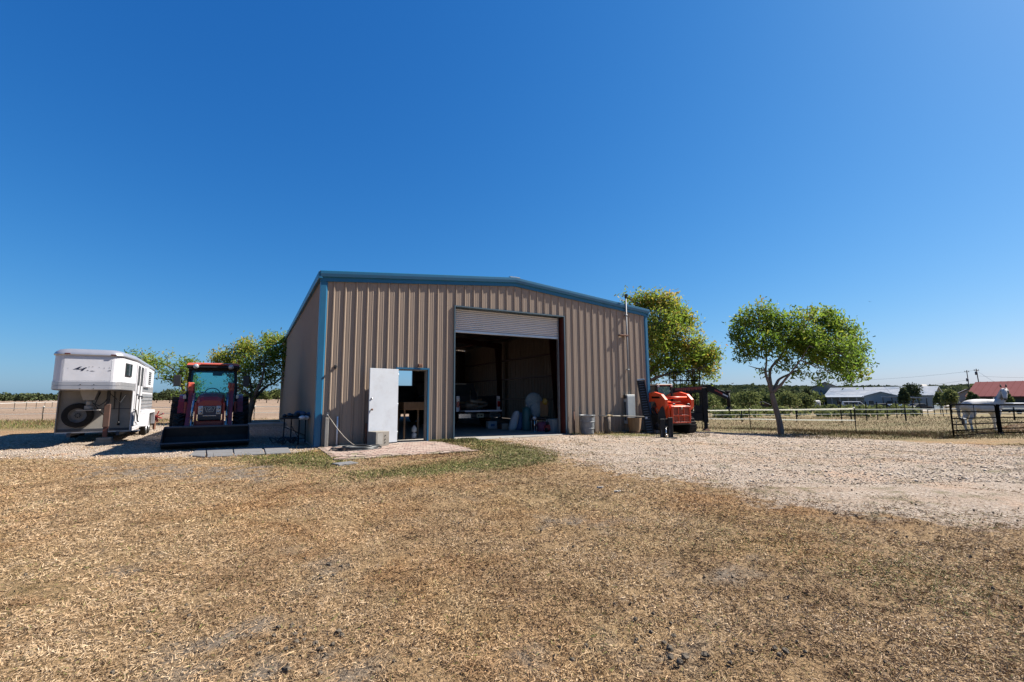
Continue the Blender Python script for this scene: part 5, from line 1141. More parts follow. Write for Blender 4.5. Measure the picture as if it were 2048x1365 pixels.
for k in range(6): obj('reflector_strip', MB().box(-1.72, -1.65, -.125, -.1205, 1.12+.17*k, 1.2+.17*k), (M['redl'], M['white'])[k % 2], gt)
dk = MB(); dk.box(-6.5, .1, .1, 2.4, .78, .88); obj('deck', dk, M['woodgrey'], gt)
obj('deck_rail', MB().box(-6.5, -.05, -.02, .08, .55, .90).box(-6.5, -.05, 2.42, 2.5, .55, .90), M['black'], gt)
obj('tool_box', MB().rbox(-.75, -.15, -.12, .4, .50, .92, .02).rbox(-.5, -.14, -.1, .2, .92, 1.25, .02), M['black'], gt)
for y in (.3, 2.2): obj('riser', MB().box(-.15, .0, y-.06, y+.06, .9, 2.1), M['black'], gt)
for xw in (-4.6, -5.5):
    for yw in (.05, 2.45): obj('wheel', MB().lathe([(0, -.12), (.2, -.12), (.38, -.1), (.4, 0), (.38, .1), (.2, .12), (0, .12)], axis='y', n=20), M['rubber'], gt, loc=(xw, yw, .4))
# tall pipe rack standing on the deck
rk = thing('pipe_rack', 'tall black pipe cage standing on the flatbed behind the neck beam', 'rack', (pj.x-.62, GYD+.9, gz0+.6), R(-6))
L1 = lambda a, b, r=.022: MB().tube([a, b], r, 8)
for y in (-.45, .45):
    for k in range(5):
        x = -.62+.31*k; xt = x+.02*(k-2)
        obj('upright_bar', L1((x-.03, y, 0), (xt, y, 2.42), .028 if k in (0, 4) else .018), M['matt'], rk)
    for z in (.02, .35, .68, 1.0, 1.3, 1.95, 2.42): obj('rail', L1((-.68, y, z), (.66, y, z), .02), M['matt'], rk)
for x in (-.64, .64):
    for z in (.35, 1.0, 1.95, 2.42): obj('rail', L1((x, -.45, z), (x, .45, z), .02), M['matt'], rk)
# ================================================================ trees
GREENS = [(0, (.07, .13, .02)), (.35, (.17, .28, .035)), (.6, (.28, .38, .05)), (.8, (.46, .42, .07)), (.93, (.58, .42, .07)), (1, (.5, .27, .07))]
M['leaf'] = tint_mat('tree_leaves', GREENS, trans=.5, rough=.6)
M['leafd'] = tint_mat('hazed_evergreen_foliage', [(0, (.045, .06, .03)), (.5, (.095, .118, .055)), (1, (.18, .20, .09))], trans=.2, rough=.95, spec=.03)  # dark foliage paled towards olive: slight distance haze put into the leaf colour
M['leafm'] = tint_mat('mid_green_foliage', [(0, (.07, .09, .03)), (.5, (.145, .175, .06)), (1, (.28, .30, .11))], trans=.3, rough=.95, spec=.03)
M['barkp'] = mat('pale_tree_bark', (.27, .21, .17), .9, col2=(.13, .10, .08), scale=5, stretch=(3, 3, .6), bump=.02, bscale=12)
def leaf_quads(cent, rad, n_per, size, t0, spread, tj=.1, droop=0):
    cent = np.asarray(cent); k = len(cent); n = k*n_per
    off = RNG.normal(0, 1, (n, 3))*spread; P = np.repeat(cent, n_per, 0)+off
    A = unit(RNG.normal(0, 1, (n, 3))+np.array([0, 0, -droop])); B = unit(np.cross(A, RNG.normal(0, 1, (n, 3))+np.array([0, 0, .0])))
    sz = RNG.uniform(.7, 1.3, n)*size
    t = np.clip(np.repeat(t0, n_per)+RNG.normal(0, tj, n), 0, 1)
    return P, A*sz[:, None], B*(sz*.42)[:, None], t
def tree(name, label, Y, trunk_px, limbs_px, lobes, r0, ncl, nper, size, tone, group=None, spread=.11, bark='bark', ybase=None, yell=.15, sq=1.0):
    s = Y/922.0; base = at(trunk_px[0][0], trunk_px[0][1], Y); gb = gz(base.x, Y)
    t = thing(name, label, 'tree', (base.x, Y, gb), 0, group); O = Vector((base.x, Y, gb))
    def wp(px, py, dy=0):
        return at(px, py, Y+dy)-O
    tr = [wp(*p) for p in trunk_px]; tr[0].z = min(tr[0].z, 0)-.12
    mb = MB(); n = len(tr)
    def smooth(pts, m=5):
        out = []
        for i in range(len(pts)-1):
            p0 = pts[max(i-1, 0)]; p1 = pts[i]; p2 = pts[i+1]; p3 = pts[min(i+2, len(pts)-1)]
            for k in range(m):
                u = k/m; out.append(.5*((2*p1)+(p2-p0)*u+(2*p0-5*p1+4*p2-p3)*u*u+(-p0+3*p1-3*p2+p3)*u**3))
        return out+[pts[-1]]
    sp = smooth(tr); m = len(sp)
    rad = [r0*(1.25 if i == 0 else 1)*(1-.28*i/(m-1))*random.uniform(.95, 1.05) for i in range(m)]; mb.tube(sp, rad, 12)
    L = [(wp(px, py, dy), r*s) for px, py, r, dy in lobes]; ends = []
    for lp in limbs_px:
        pts = [tr[-1]*1.0]+[wp(*p) for p in lp]; q = smooth(pts, 4); k = len(q)
        mb.tube(q, [r0*.58*(1-.85*i/(k-1))*random.uniform(.92, 1.08) for i in range(k)], 8); ends += q[k//3:]
    anchors = ends or [tr[-1]]
    cents = []; tt = []
    tot = sum(r*r for _, r in L)
    for c, r in L:
        a = min(anchors, key=lambda q: (q-c).length)
        midp = (a+c)/2+Vector((random.gauss(0, .12*r), random.gauss(0, .12*r), -.12*r)); q = smooth([a, midp, c], 4)
        mb.tube(q, [r0*.24*(1-.7*i/(len(q)-1)) for i in range(len(q))], 6)
        k = int(ncl*r*r/tot)
        lobt = random.gauss(0, .08)
        for j in range(k):
            d = Vector((random.gauss(0, 1), random.gauss(0, 1), random.gauss(0, 1))).normalized()
            rr = r*(.35+.85*random.random()**.7); p = c+Vector((d.x*rr, d.y*rr, d.z*rr*.85*sq))
            if noise.noise((p+O)*.95)+.6*noise.noise((p+O)*2.3) < -.17: continue
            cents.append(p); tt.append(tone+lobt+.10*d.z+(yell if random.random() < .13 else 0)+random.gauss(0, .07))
            if j % 4 == 0: mb.tube([c+(p-c)*random.uniform(0, .4), (c+p)/2+Vector((0, 0, -.06)), p], [.018*r0/.15, .012*r0/.15, .005], 4, cap=False)
    obj('trunk', mb, M[bark], t)
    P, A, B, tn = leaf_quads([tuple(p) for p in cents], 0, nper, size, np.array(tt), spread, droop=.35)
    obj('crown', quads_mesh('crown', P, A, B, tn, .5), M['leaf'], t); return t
tree('shade_tree', 'leaning broad crowned green tree on the right at the gravel edge', 22,
     [(1562, 863), (1559, 845), (1551, 815), (1546, 797), (1544, 786)],
     [[(1537, 765, 0), (1531, 745, .1), (1533, 722, .2), (1529, 690, .2), (1518, 655, 0)], [(1553, 768, .2), (1560, 758, .4), (1580, 748, .8), (1600, 738, 1.0), (1622, 722, 1.2)], [(1560, 772, -.2), (1570, 760, -.4), (1588, 738, -.6), (1605, 715, -.8), (1618, 692, -.8)], [(1540, 742, .3), (1560, 715, .4), (1578, 680, .4), (1590, 650, .2)]],
     [(1518, 624, 22, 0), (1488, 648, 24, .3), (1500, 680, 24, -.3), (1488, 705, 16, .2), (1497, 732, 7, .1), (1540, 650, 30, .5), (1545, 690, 24, -.6), (1580, 640, 24, .2), (1590, 690, 34, .9), (1612, 650, 32, -.7), (1650, 640, 26, .3), (1640, 690, 40, 1.2), (1680, 665, 28, -.3), (1672, 705, 38, -1.2), (1702, 695, 26, .4), (1712, 725, 22, .3), (1690, 740, 26, 1.0), (1640, 738, 24, -1.0), (1600, 735, 20, .3), (1724, 752, 12, .2), (1700, 758, 12, -.4), (1570, 720, 14, .2), (1470, 675, 12, .1), (1552, 625, 12, .1), (1655, 625, 12, 0), (1530, 745, 6, .1), (1580, 752, 8, .3), (1738, 762, 5, 0), (1512, 712, 12, 0), (1565, 665, 26, 0), (1620, 690, 30, .2), (1598, 668, 24, -.3), (1665, 725, 26, .2), (1560, 735, 10, .2)],
     .145, 2100, 10, .076, .42, 'shade trees around the barn', spread=.16, bark='barkp', yell=.2, sq=1.0)
tree('shade_tree', 'yellowing full crowned tree rising behind the right end of the barn', 26,
     [(1277, 862), (1276, 830), (1280, 795), (1284, 775)],
     [[(1290, 755, 0), (1310, 735, .2), (1330, 700, .3), (1340, 660, 0)], [(1300, 762, -.4), (1330, 750, -.6), (1365, 745, -.6), (1400, 735, -.4)], [(1280, 740, .4), (1283, 700, .6), (1290, 650, .6), (1300, 620, .4)], [(1300, 750, .8), (1325, 730, 1), (1370, 700, 1)]],
     [(1258, 598, 14, 0), (1285, 602, 20, .4), (1308, 604, 20, 0), (1336, 608, 22, -.4), (1358, 622, 22, .3), (1280, 640, 34, 1), (1320, 645, 40, -.5), (1362, 655, 30, .5), (1290, 690, 38, -.6), (1335, 695, 42, .8), (1378, 690, 30, -.4), (1402, 705, 28, .3), (1428, 718, 20, 0), (1390, 735, 28, .6), (1418, 745, 16, -.3), (1350, 730, 22, -.5), (1305, 735, 20, .5), (1345, 755, 9, .1), (1385, 762, 12, 0), (1300, 762, 8, .2), (1246, 590, 6, 0), (1375, 640, 12, 0), (1440, 728, 9, 0), (1312, 588, 8, .2)],
     .2, 2500, 10, .080, .53, 'shade trees around the barn', spread=.18, yell=.3)
tree('shade_tree', 'bushy yellow green tree between the red tractor and the barn', 25.5,
     [(494, 846), (499, 825), (505, 805), (507, 798)],
     [[(520, 785, 0), (535, 772, .2), (552, 765, .3), (570, 750, .4)], [(503, 780, .3), (500, 760, .3), (495, 730, .3)], [(515, 780, -.4), (525, 755, -.4), (530, 720, -.3), (535, 690, 0)], [(492, 785, -.3), (475, 775, -.4), (460, 755, -.4)]],
     [(533, 684, 20, .2), (552, 695, 24, -.3), (556, 725, 22, .4), (505, 700, 24, .5), (520, 728, 28, -.4), (475, 712, 20, .2), (448, 720, 18, -.2), (465, 735, 22, .5), (490, 745, 26, -.5), (540, 752, 18, .3), (480, 770, 20, .3), (506, 775, 18, .6), (470, 785, 10, 0), (560, 675, 14, .3), (432, 722, 9, 0), (490, 695, 14, 0), (548, 668, 8, 0), (500, 790, 10, -.3)],
      .19, 1150, 12, .064, .56, 'shade trees around the barn', spread=.19, yell=.25)
tree('shade_tree', 'thin drooping tree between the horse trailer and the red tractor', 30,
     [(372, 845), (370, 820), (368, 790), (366, 775)],
     [[(345, 762, 0), (322, 757, 0), (305, 757, 0)], [(352, 745, .3), (330, 730, .4), (300, 720, .4)], [(372, 755, .2), (375, 735, .2)]],
     [(272, 714, 12, 0), (288, 718, 16, .3), (312, 722, 18, -.3), (338, 728, 16, .2), (365, 735, 18, 0), (290, 738, 16, .3), (318, 745, 12, 0), (348, 752, 16, -.2), (372, 755, 16, .3), (358, 775, 12, 0), (362, 795, 7, 0), (345, 768, 8, 0), (300, 752, 8, .1), (385, 728, 10, .1), (336, 712, 7, 0), (384, 770, 14, 0)],
      .14, 560, 12, .072, .5, 'shade trees around the barn', spread=.2, yell=.3)

# ---------------------------------------------------------------- distant foliage
def canopy(cx, cy, z0, w_, h, n, card, tone, tj=.16):
    d = unit(RNG.normal(0, 1, (n, 3))); d[:, 2] = np.where(d[:, 2] < -.35, -d[:, 2], d[:, 2])
    lob = 1+.16*np.sin(d[:, 0]*5+cx)*np.sin(d[:, 2]*6+cy)+.10*np.sin(d[:, 1]*9+cx*2)
    rr = (RNG.uniform(.55, 1.0, n)**.5)*lob
    P = np.stack([cx+d[:, 0]*rr*w_/2, cy+d[:, 1]*rr*w_/2, z0+h*.5+d[:, 2]*rr*h*.5], 1)
    A = unit(RNG.normal(0, 1, (n, 3))); B = unit(np.cross(A, RNG.normal(0, 1, (n, 3))+d))
    sz = card*RNG.uniform(.6, 1.4, n)
    return P, A*sz[:, None], B*(sz*.8)[:, None], np.clip(tone+RNG.normal(0, tj, n), 0, 1)
def cat_quads(L): return [np.concatenate([q[i] for q in L]) for i in range(4)]
def bush(name, label, cat, px0, px1, pytop, Y, m='leafm', tone=.55, n=900, trunk=True, hbase=0, group=None):
    xa, xb = at(px0, 790, Y).x, at(px1, 790, Y).x; cx = (xa+xb)/2; zt = at((px0+px1)/2, pytop, Y).z; g = gz(cx, Y)
    w_ = xb-xa; h = zt-g; t = thing(name, label, cat, (cx, Y, g), 0, group); L = []
    k = 5
    for j in range(k):
        a = 6.28*j/k+random.random(); rr = .22*w_; sc_ = random.uniform(.5, .75)
        L.append(canopy(rr*math.cos(a), rr*math.sin(a), hbase+(h-hbase)*random.uniform(0, .25), w_*sc_, (h-hbase)*random.uniform(.6, .8), n//k, Y/461*.45+.05, tone+random.gauss(0, .05)))
    L.append(canopy(0, 0, hbase, w_*.75, h-hbase, n//2, Y/461*.45+.05, tone))
    if trunk:
        mb = MB(); mb.tube([(0, 0, -.2), (.05*w_, 0, h*.3), (0, 0, h*.55)], [.035*h, .028*h, .015*h], 7)
        for _ in range(3): mb.tube([(.03*w_, 0, h*.25), (random.uniform(-.25, .25)*w_, random.uniform(-.2, .2)*w_, h*.6)], [.02*h, .008*h], 5)
        obj('trunk', mb, M['bark'], t)
    obj('crown', quads_mesh('crown', *cat_quads(L), .6), M[m], t); return t
G1 = 'bushes and small trees beyond the right pasture'
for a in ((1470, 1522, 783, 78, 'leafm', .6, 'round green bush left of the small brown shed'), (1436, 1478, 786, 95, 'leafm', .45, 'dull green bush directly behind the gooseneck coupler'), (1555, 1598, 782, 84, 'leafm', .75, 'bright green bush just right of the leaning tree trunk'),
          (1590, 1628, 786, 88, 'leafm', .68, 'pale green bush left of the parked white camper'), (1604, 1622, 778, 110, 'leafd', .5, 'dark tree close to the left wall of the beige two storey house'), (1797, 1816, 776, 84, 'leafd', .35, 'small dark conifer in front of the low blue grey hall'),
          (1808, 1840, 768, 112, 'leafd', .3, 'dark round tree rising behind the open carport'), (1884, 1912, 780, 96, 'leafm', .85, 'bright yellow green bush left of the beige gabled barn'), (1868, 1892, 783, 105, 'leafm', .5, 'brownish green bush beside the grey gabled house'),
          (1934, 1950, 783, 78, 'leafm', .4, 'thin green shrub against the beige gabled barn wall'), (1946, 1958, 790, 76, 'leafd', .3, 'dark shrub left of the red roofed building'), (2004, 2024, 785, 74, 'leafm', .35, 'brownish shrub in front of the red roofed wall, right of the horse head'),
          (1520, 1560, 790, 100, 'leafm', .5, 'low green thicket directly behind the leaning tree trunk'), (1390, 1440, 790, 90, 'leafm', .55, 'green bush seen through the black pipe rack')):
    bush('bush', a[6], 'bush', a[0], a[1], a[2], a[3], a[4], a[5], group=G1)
G2 = 'far trees across the left field'
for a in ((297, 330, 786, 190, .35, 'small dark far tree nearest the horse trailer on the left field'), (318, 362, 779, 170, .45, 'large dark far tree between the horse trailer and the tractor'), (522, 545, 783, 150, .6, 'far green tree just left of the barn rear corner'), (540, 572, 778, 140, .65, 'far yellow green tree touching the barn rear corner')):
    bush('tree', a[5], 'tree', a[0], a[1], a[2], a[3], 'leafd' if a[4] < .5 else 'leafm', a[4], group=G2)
def woods(name, label, n, fx, size, nc, card, m, tone, hz=None, z=None):
    L = []
    for _ in range(n):
        x, y = fx(); w_ = random.uniform(*size); L.append(canopy(x, y, gz(x, y)-.3, w_*random.uniform(1, 1.5), w_*random.uniform(.7, 1), nc, card, tone+random.gauss(0, .12)))
    tag(obj(name, quads_mesh(name, *cat_quads(L), .7), M[m]), label, 'woodland', kind='stuff')
U = random.uniform
def lw():
    y = U(285, 330); return (y*U(-1.25, -.4), y)
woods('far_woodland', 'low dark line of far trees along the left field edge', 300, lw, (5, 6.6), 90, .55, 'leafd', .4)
def rw():
    y = 130+170*random.random()**.8; return (y*U(.38, 1.2), y)
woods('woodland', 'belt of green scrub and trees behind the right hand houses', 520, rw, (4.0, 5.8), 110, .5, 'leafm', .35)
def rh():
    y = 300+620*random.random()**.8; return (y*U(.25, 1.25), y)
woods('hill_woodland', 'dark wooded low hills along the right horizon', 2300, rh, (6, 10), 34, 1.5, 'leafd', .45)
def rs():
    y = U(58, 105); return (y*U(.42, .86), y)
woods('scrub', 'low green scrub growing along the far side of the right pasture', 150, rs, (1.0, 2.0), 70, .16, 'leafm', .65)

# ================================================================ fences
def fence(name, label, pts, posts, ztop, tapes, pr=.03, top=None, cat='fence', group=None, tw=.045, tm='tape', pm='post', cap=False):
    x0, y0 = pts[0]; f = thing(name, label, cat, (x0, y0, gz(x0, y0))); O = Vector((x0, y0, gz(x0, y0)))
    segs = [Vector(p) for p in pts]; L = [0]
    for a, b in zip(segs, segs[1:]): L.append(L[-1]+(b-a).length)
    def P(d):
        for i in range(len(segs)-1):
            if d <= L[i+1] or i == len(segs)-2:
                q = segs[i]+(segs[i+1]-segs[i])*((d-L[i])/(L[i+1]-L[i])); return Vector((q.x, q.y, gz(q.x, q.y)))-O
    dd = [L[-1]*k/(posts-1) for k in range(posts)] if isinstance(posts, int) else posts
    for d in dd:
        p = P(d); h = ztop*random.uniform(.97, 1.05); mb = MB().bar(p+Vector((0, 0, -.2)), p+Vector((random.gauss(0, .015), random.gauss(0, .015), h)), pr, pr)
        po = obj('post', mb, M[pm], f)
        if cap: obj('post_cap', MB().box(p.x-.03, p.x+.03, p.y-.03, p.y+.03, p.z+h, p.z+h+.06), M['tape'], po)
    for z, th in tapes:
        mb = MB(); q = []
        for i, d in enumerate(dd):
            q.append(P(d)+Vector((0, -.02, z)))
            if i < len(dd)-1: q.append(P((d+dd[i+1])/2)+Vector((0, -.02, z-.02)))
        for a, b in zip(q, q[1:]): mb.bar(a, b, .012, th)
        obj('rail', mb, M[tm], f)
    return f
fence('tape_fence', 'white tape fence on black posts crossing the front of the right pasture', [(17.15, 18.35), (16.85, 23), (14.75, 29), (12.6, 34)], [4.66, 11.0, 16.4], 1.2, [(1.18, .07), (.62, .05)], cap=True)
fence('tape_fence', 'long white rail fence across the middle of the right pasture', [(12, 47), (52, 47.5), (90, 47)], 15, 1.25, [(1.2, .10), (.75, .05)], .09)
fence('wire_fence', 'dark post and wire fence along the gravel road by the beige barn', [(31, 44), (52, 60), (76, 78)], 17, 1.9, [(1.7, .02), (1.2, .02), (.7, .02)], .07, tm='post')
fence('wire_fence', 'thin post fence behind the white rail at the far pasture edge', [(24, 62), (60, 62)], 14, 1.3, [(1.2, .03), (.6, .02)], .07, tm='galvdark' if False else 'post')
fence('tape_fence', 'white tape fence in the left field beside the horse trailer', [(-44, 30), (-31, 30), (-22, 30), (-13, 29.5)], 10, .84, [(.80, .035), (.42, .03)], .035, cap=True)
fence('tape_fence', 'white tape fence receding far into the left field', [(-42, 29), (-60, 56), (-80, 82)], 11, 1.02, [(.98, .06)], .04, cap=True)

# gate panels
def gate(name, label, a, b, h=1.27, brace=False):
    a = Vector(a); b = Vector(b); d = b-a; L = d.xy.length
    g = thing(name, label, 'gate', a, math.atan2(d.y, d.x)); sl = d.z/L; r = .024
    fr = MB(); cr = .14
    pts = [(0, 0, .0)]+[(cr-cr*math.cos(R(k*15)), 0, h-cr+cr*math.sin(R(k*15))) for k in range(7)]+[(L-cr+cr*math.sin(R(k*15)), 0, h-cr+cr*math.cos(R(k*15))) for k in range(7)]+[(L, 0, 0.0)]
    fr.tube([(x, y, z+sl*x) for x, y, z in pts], .03, 10); obj('frame', fr, M['matt'], g)
    for z in (.06, .25, .48, .72, .98): obj('rail', MB().tube([(0, 0, z), (L, 0, z+sl*L)], r, 8), M['matt'], g)
    if brace: obj('brace', MB().tube([(.33, 0, .1), (.34, -.02, .66)], .012, 6).tube([(1.0, .0, .46), (2.0, .0, .02)], .01, 6), M['dark'], g)
    obj('upright', MB().bar((L*.5, .02, .06+sl*L*.5), (L*.5, .02, h+sl*L*.5), .04, .012), M['matt'], g); return g
g0_ = onground(1901, 872); gA = Vector((17.2, 18.3, gz(17.2, 18.3)+.03)); gB = Vector((21.45, 20.7, gz(21.45, 20.7)+.03)); gC = Vector((26.0, 21.2, gz(26, 21.2)+.03))
gate('pipe_gate', 'black tubular gate in front of the white horse, rounded at its left end', gA, gB, brace=True)
gate('pipe_gate', 'black tubular gate running out of frame, right of the leaning post', gB+Vector((.12, 0, 0)), gC)
t = thing('gate_post', 'thick dark post where the two black gates meet', 'post', (gB.x+.05, gB.y-.05, gB.z)); obj('post', MB().rbox(-.045, .045, -.04, .04, -.3, 1.3, .01), M['matt'], t); obj('base_collar', MB().rbox(-.08, .08, -.07, .07, -.1, .06, .02), M['dark'], t)
dv = (gB-gA).normalized(); q = gA+dv*.92
t = thing('fence_charger', 'small black box with pale label hanging on the left gate', 'fence charger', (q.x, q.y-.05, q.z), math.atan2(dv.y, dv.x)); obj('case', MB().rbox(-.16, .16, -.09, .0, .46, .73, .03), M['dark'], t); obj('label', MB().rbox(-.07, .09, -.096, -.0905, .53, .64, .003), mat('faded_blue_label', (.25, .35, .45), .5), t); obj('bracket', MB().bar((-.12, -.02, .72), (-.12, .03, .78), .02).bar((.12, -.02, .72), (.12, .03, .78), .02), M['galv'], t)

# ================================================================ horse
def skin_mesh(name, verts, edges, radii, m, parent=None, sub=2, root=0, disp=0):
    me = bpy.data.meshes.new(name); me.from_pydata(verts, edges, []); o = bpy.data.objects.new(name, me); C.objects.link(o)
    sk_ = o.modifiers.new('skin', 'SKIN')
    for i, r in enumerate(radii): me.skin_vertices[0].data[i].radius = r if isinstance(r, tuple) else (r, r)
    me.skin_vertices[0].data[root].use_root = True
    ss = o.modifiers.new('sub', 'SUBSURF'); ss.levels = sub; ss.render_levels = sub
    dg = bpy.context.evaluated_depsgraph_get(); nm = bpy.data.meshes.new_from_object(o.evaluated_get(dg)); bpy.data.objects.remove(o)
    for p in nm.polygons: p.use_smooth = True
    nm.materials.clear(); nm.name = name; return obj(name, nm, m, parent)
M['horse'] = mat('grey_white_horse_coat', (.69, .665, .63), .8, col2=(.46, .45, .44), scale=3.5, bump=.004, bscale=60)
M['hoof'] = mat('hoof_horn', (.08, .07, .06), .6); M['mane'] = mat('pale_mane_hair', (.42, .39, .34), .8, col2=(.24, .22, .2), scale=20, stretch=(6, 6, 1))
hx = at(1970, 850, 23.2).x; hs = thing('white_horse', 'white horse standing behind the black gate with its head turned to the camera', 'horse', (hx, 23.2, gz(hx, 23.2)), R(-3)); hs.scale = (1.1, 1.1, 1.12)
hv = [(-.5, 0, 1.20), (-.05, 0, 1.13), (.38, 0, 1.14), (.66, 0, 1.22), (.80, -.04, 1.46), (.87, -.07, 1.70), (.86, -.15, 1.88), (.78, -.24, 1.80), (.67, -.36, 1.58), (.62, -.42, 1.45), (-.80, 0, 1.22)]
he = [(0, 1), (1, 2), (2, 3), (3, 4), (4, 5), (5, 6), (6, 7), (7, 8), (8, 9), (0, 10)]
hr = [(.27, .33), (.30, .34), (.27, .33), (.23, .26), (.12, .21), (.10, .17), (.095, .12), (.105, .125), (.075, .085), (.062, .062), (.20, .24)]
for sy in (-1, 1):
    n = len(hv); hv += [(-.66, sy*.15, 1.02), (-.56, sy*.17, .80), (-.76, sy*.15, .52), (-.72, sy*.15, .30), (-.71, sy*.15, .13), (-.67, sy*.15, .04)]
    hr += [(.17, .2), (.12, .14), .065, .045, .048, .055]; he += [(10 if False else 0, n)]+[(n+k, n+k+1) for k in range(5)]
    n = len(hv); dx = .05*sy; hv += [(.50+dx*.3, sy*.15, .95), (.50+dx*.6, sy*.15, .74), (.50+dx, sy*.14, .49), (.50+dx, sy*.14, .30), (.50+dx, sy*.14, .13), (.54+dx, sy*.14, .04)]
    hr += [(.13, .15), .09, .06, .042, .045, .053]; he += [(2, n)]+[(n+k, n+k+1) for k in range(5)]
skin_mesh('body', hv, he, hr, M['horse'], hs)
for sy in (-1, 1):
    for x in (-.655, .555+.05*sy): obj('hoof', MB().lathe([(0, 0), (.065, 0), (.055, .075), (0, .08)], (x, sy*.148, -.005), n=14), M['hoof'], hs)
for sx in (-1, 1):
    c = Vector((.855+sx*.06, -.155-sx*.05, 1.955)); obj('ear', MB().loft([[(c.x+.035*math.cos(a), c.y+.02*math.sin(a), c.z) for a in [k*math.pi/4 for k in range(8)]], [(c.x+sx*.012+.04*math.cos(a), c.y+.022*math.sin(a), c.z+.07) for a in [k*math.pi/4 for k in range(8)]], [(c.x+sx*.015+.006*math.cos(a), c.y+.004*math.sin(a), c.z+.16) for a in [k*math.pi/4 for k in range(8)]]], True), M['dark'] if False else mat('ear_dark', (.12, .10, .09), .8), hs)
    obj('eye', MB().ball((.755+sx*.075, -.275-sx*.075, 1.79), .022, 10), M['dark'], hs)
    obj('nostril', MB().ball((.575+sx*.028, -.465-sx*.028, 1.45), .014, 8), M['dark'], hs)
obj('muzzle', MB().ball((.605, -.435, 1.43), .062, 12, sc3=(1, .85, .8)), mat('muzzle_dark_skin', (.12, .11, .105), .7), hs)
mn = MB()
for k in range(16):
    u = k/15; a = Vector((.52+.40*u**.7, .02-.2*u*u, 1.47+.44*u)); mn.loft([[(a.x-.02, a.y+.0, a.z+.03), (a.x+.03, a.y, a.z+.03), (a.x+.03, a.y+.03, a.z+.03)], [(a.x-.05, a.y-.14, a.z-.1), (a.x-.0, a.y-.15, a.z-.12), (a.x-.0, a.y-.12, a.z-.12)], [(a.x-.06, a.y-.15, a.z-.26), (a.x-.03, a.y-.155, a.z-.27), (a.x-.03, a.y-.14, a.z-.26)]], True)
obj('mane', mn, M['mane'], hs)
skin_mesh('tail', [(-.96, .02, 1.33), (-1.02, .05, 1.15), (-1.02, .06, .85), (-1.0, .06, .5)], [(0, 1), (1, 2), (2, 3)], [.04, .055, .07, .02], M['mane'], hs)
p = onground(2035, 858); mb = MB()
hp = thing('hay_pile', 'spread pile of pale hay on the ground behind the right gate', 'hay', (27.2, 24.4, gz(27.2, 24.4)))
xs = np.linspace(-1.9, 1.9, 30); ys = np.linspace(-.8, .8, 14); HX, HY = np.meshgrid(xs, ys)
HZ = np.maximum(0, .34*(1-(HX/1.9)**2)*(1-(HY/.8)**2))*(1+.35*fbm(HX, HY, .5, 5, 3))-.02
obj('heap', grid_mesh('heap', HX, HY, HZ), M['straw'], hp)
n = 5000; hx_ = RNG.uniform(-2.1, 2.1, n); hy_ = RNG.uniform(-.9, .9, n); hz_ = np.maximum(0, .34*(1-(hx_/1.9)**2)*(1-(hy_/.8)**2)); az = RNG.uniform(0, 6.28, n); upv = RNG.normal(.1, .3, n); ln = RNG.uniform(.04, .12, n)
A = np.stack([np.cos(az)*np.cos(upv), np.sin(az)*np.cos(upv), np.sin(upv)], 1)*ln[:, None]; B = unit(np.cross(A, RNG.normal(0, 1, (n, 3))))*.008
so_ = obj('loose_straw', quads_mesh('loose_straw', np.stack([hx_, hy_, hz_+.03], 1), A, B, RNG.uniform(.5, .85, n)), M['blades'], hp); so_['kind'] = 'stuff'

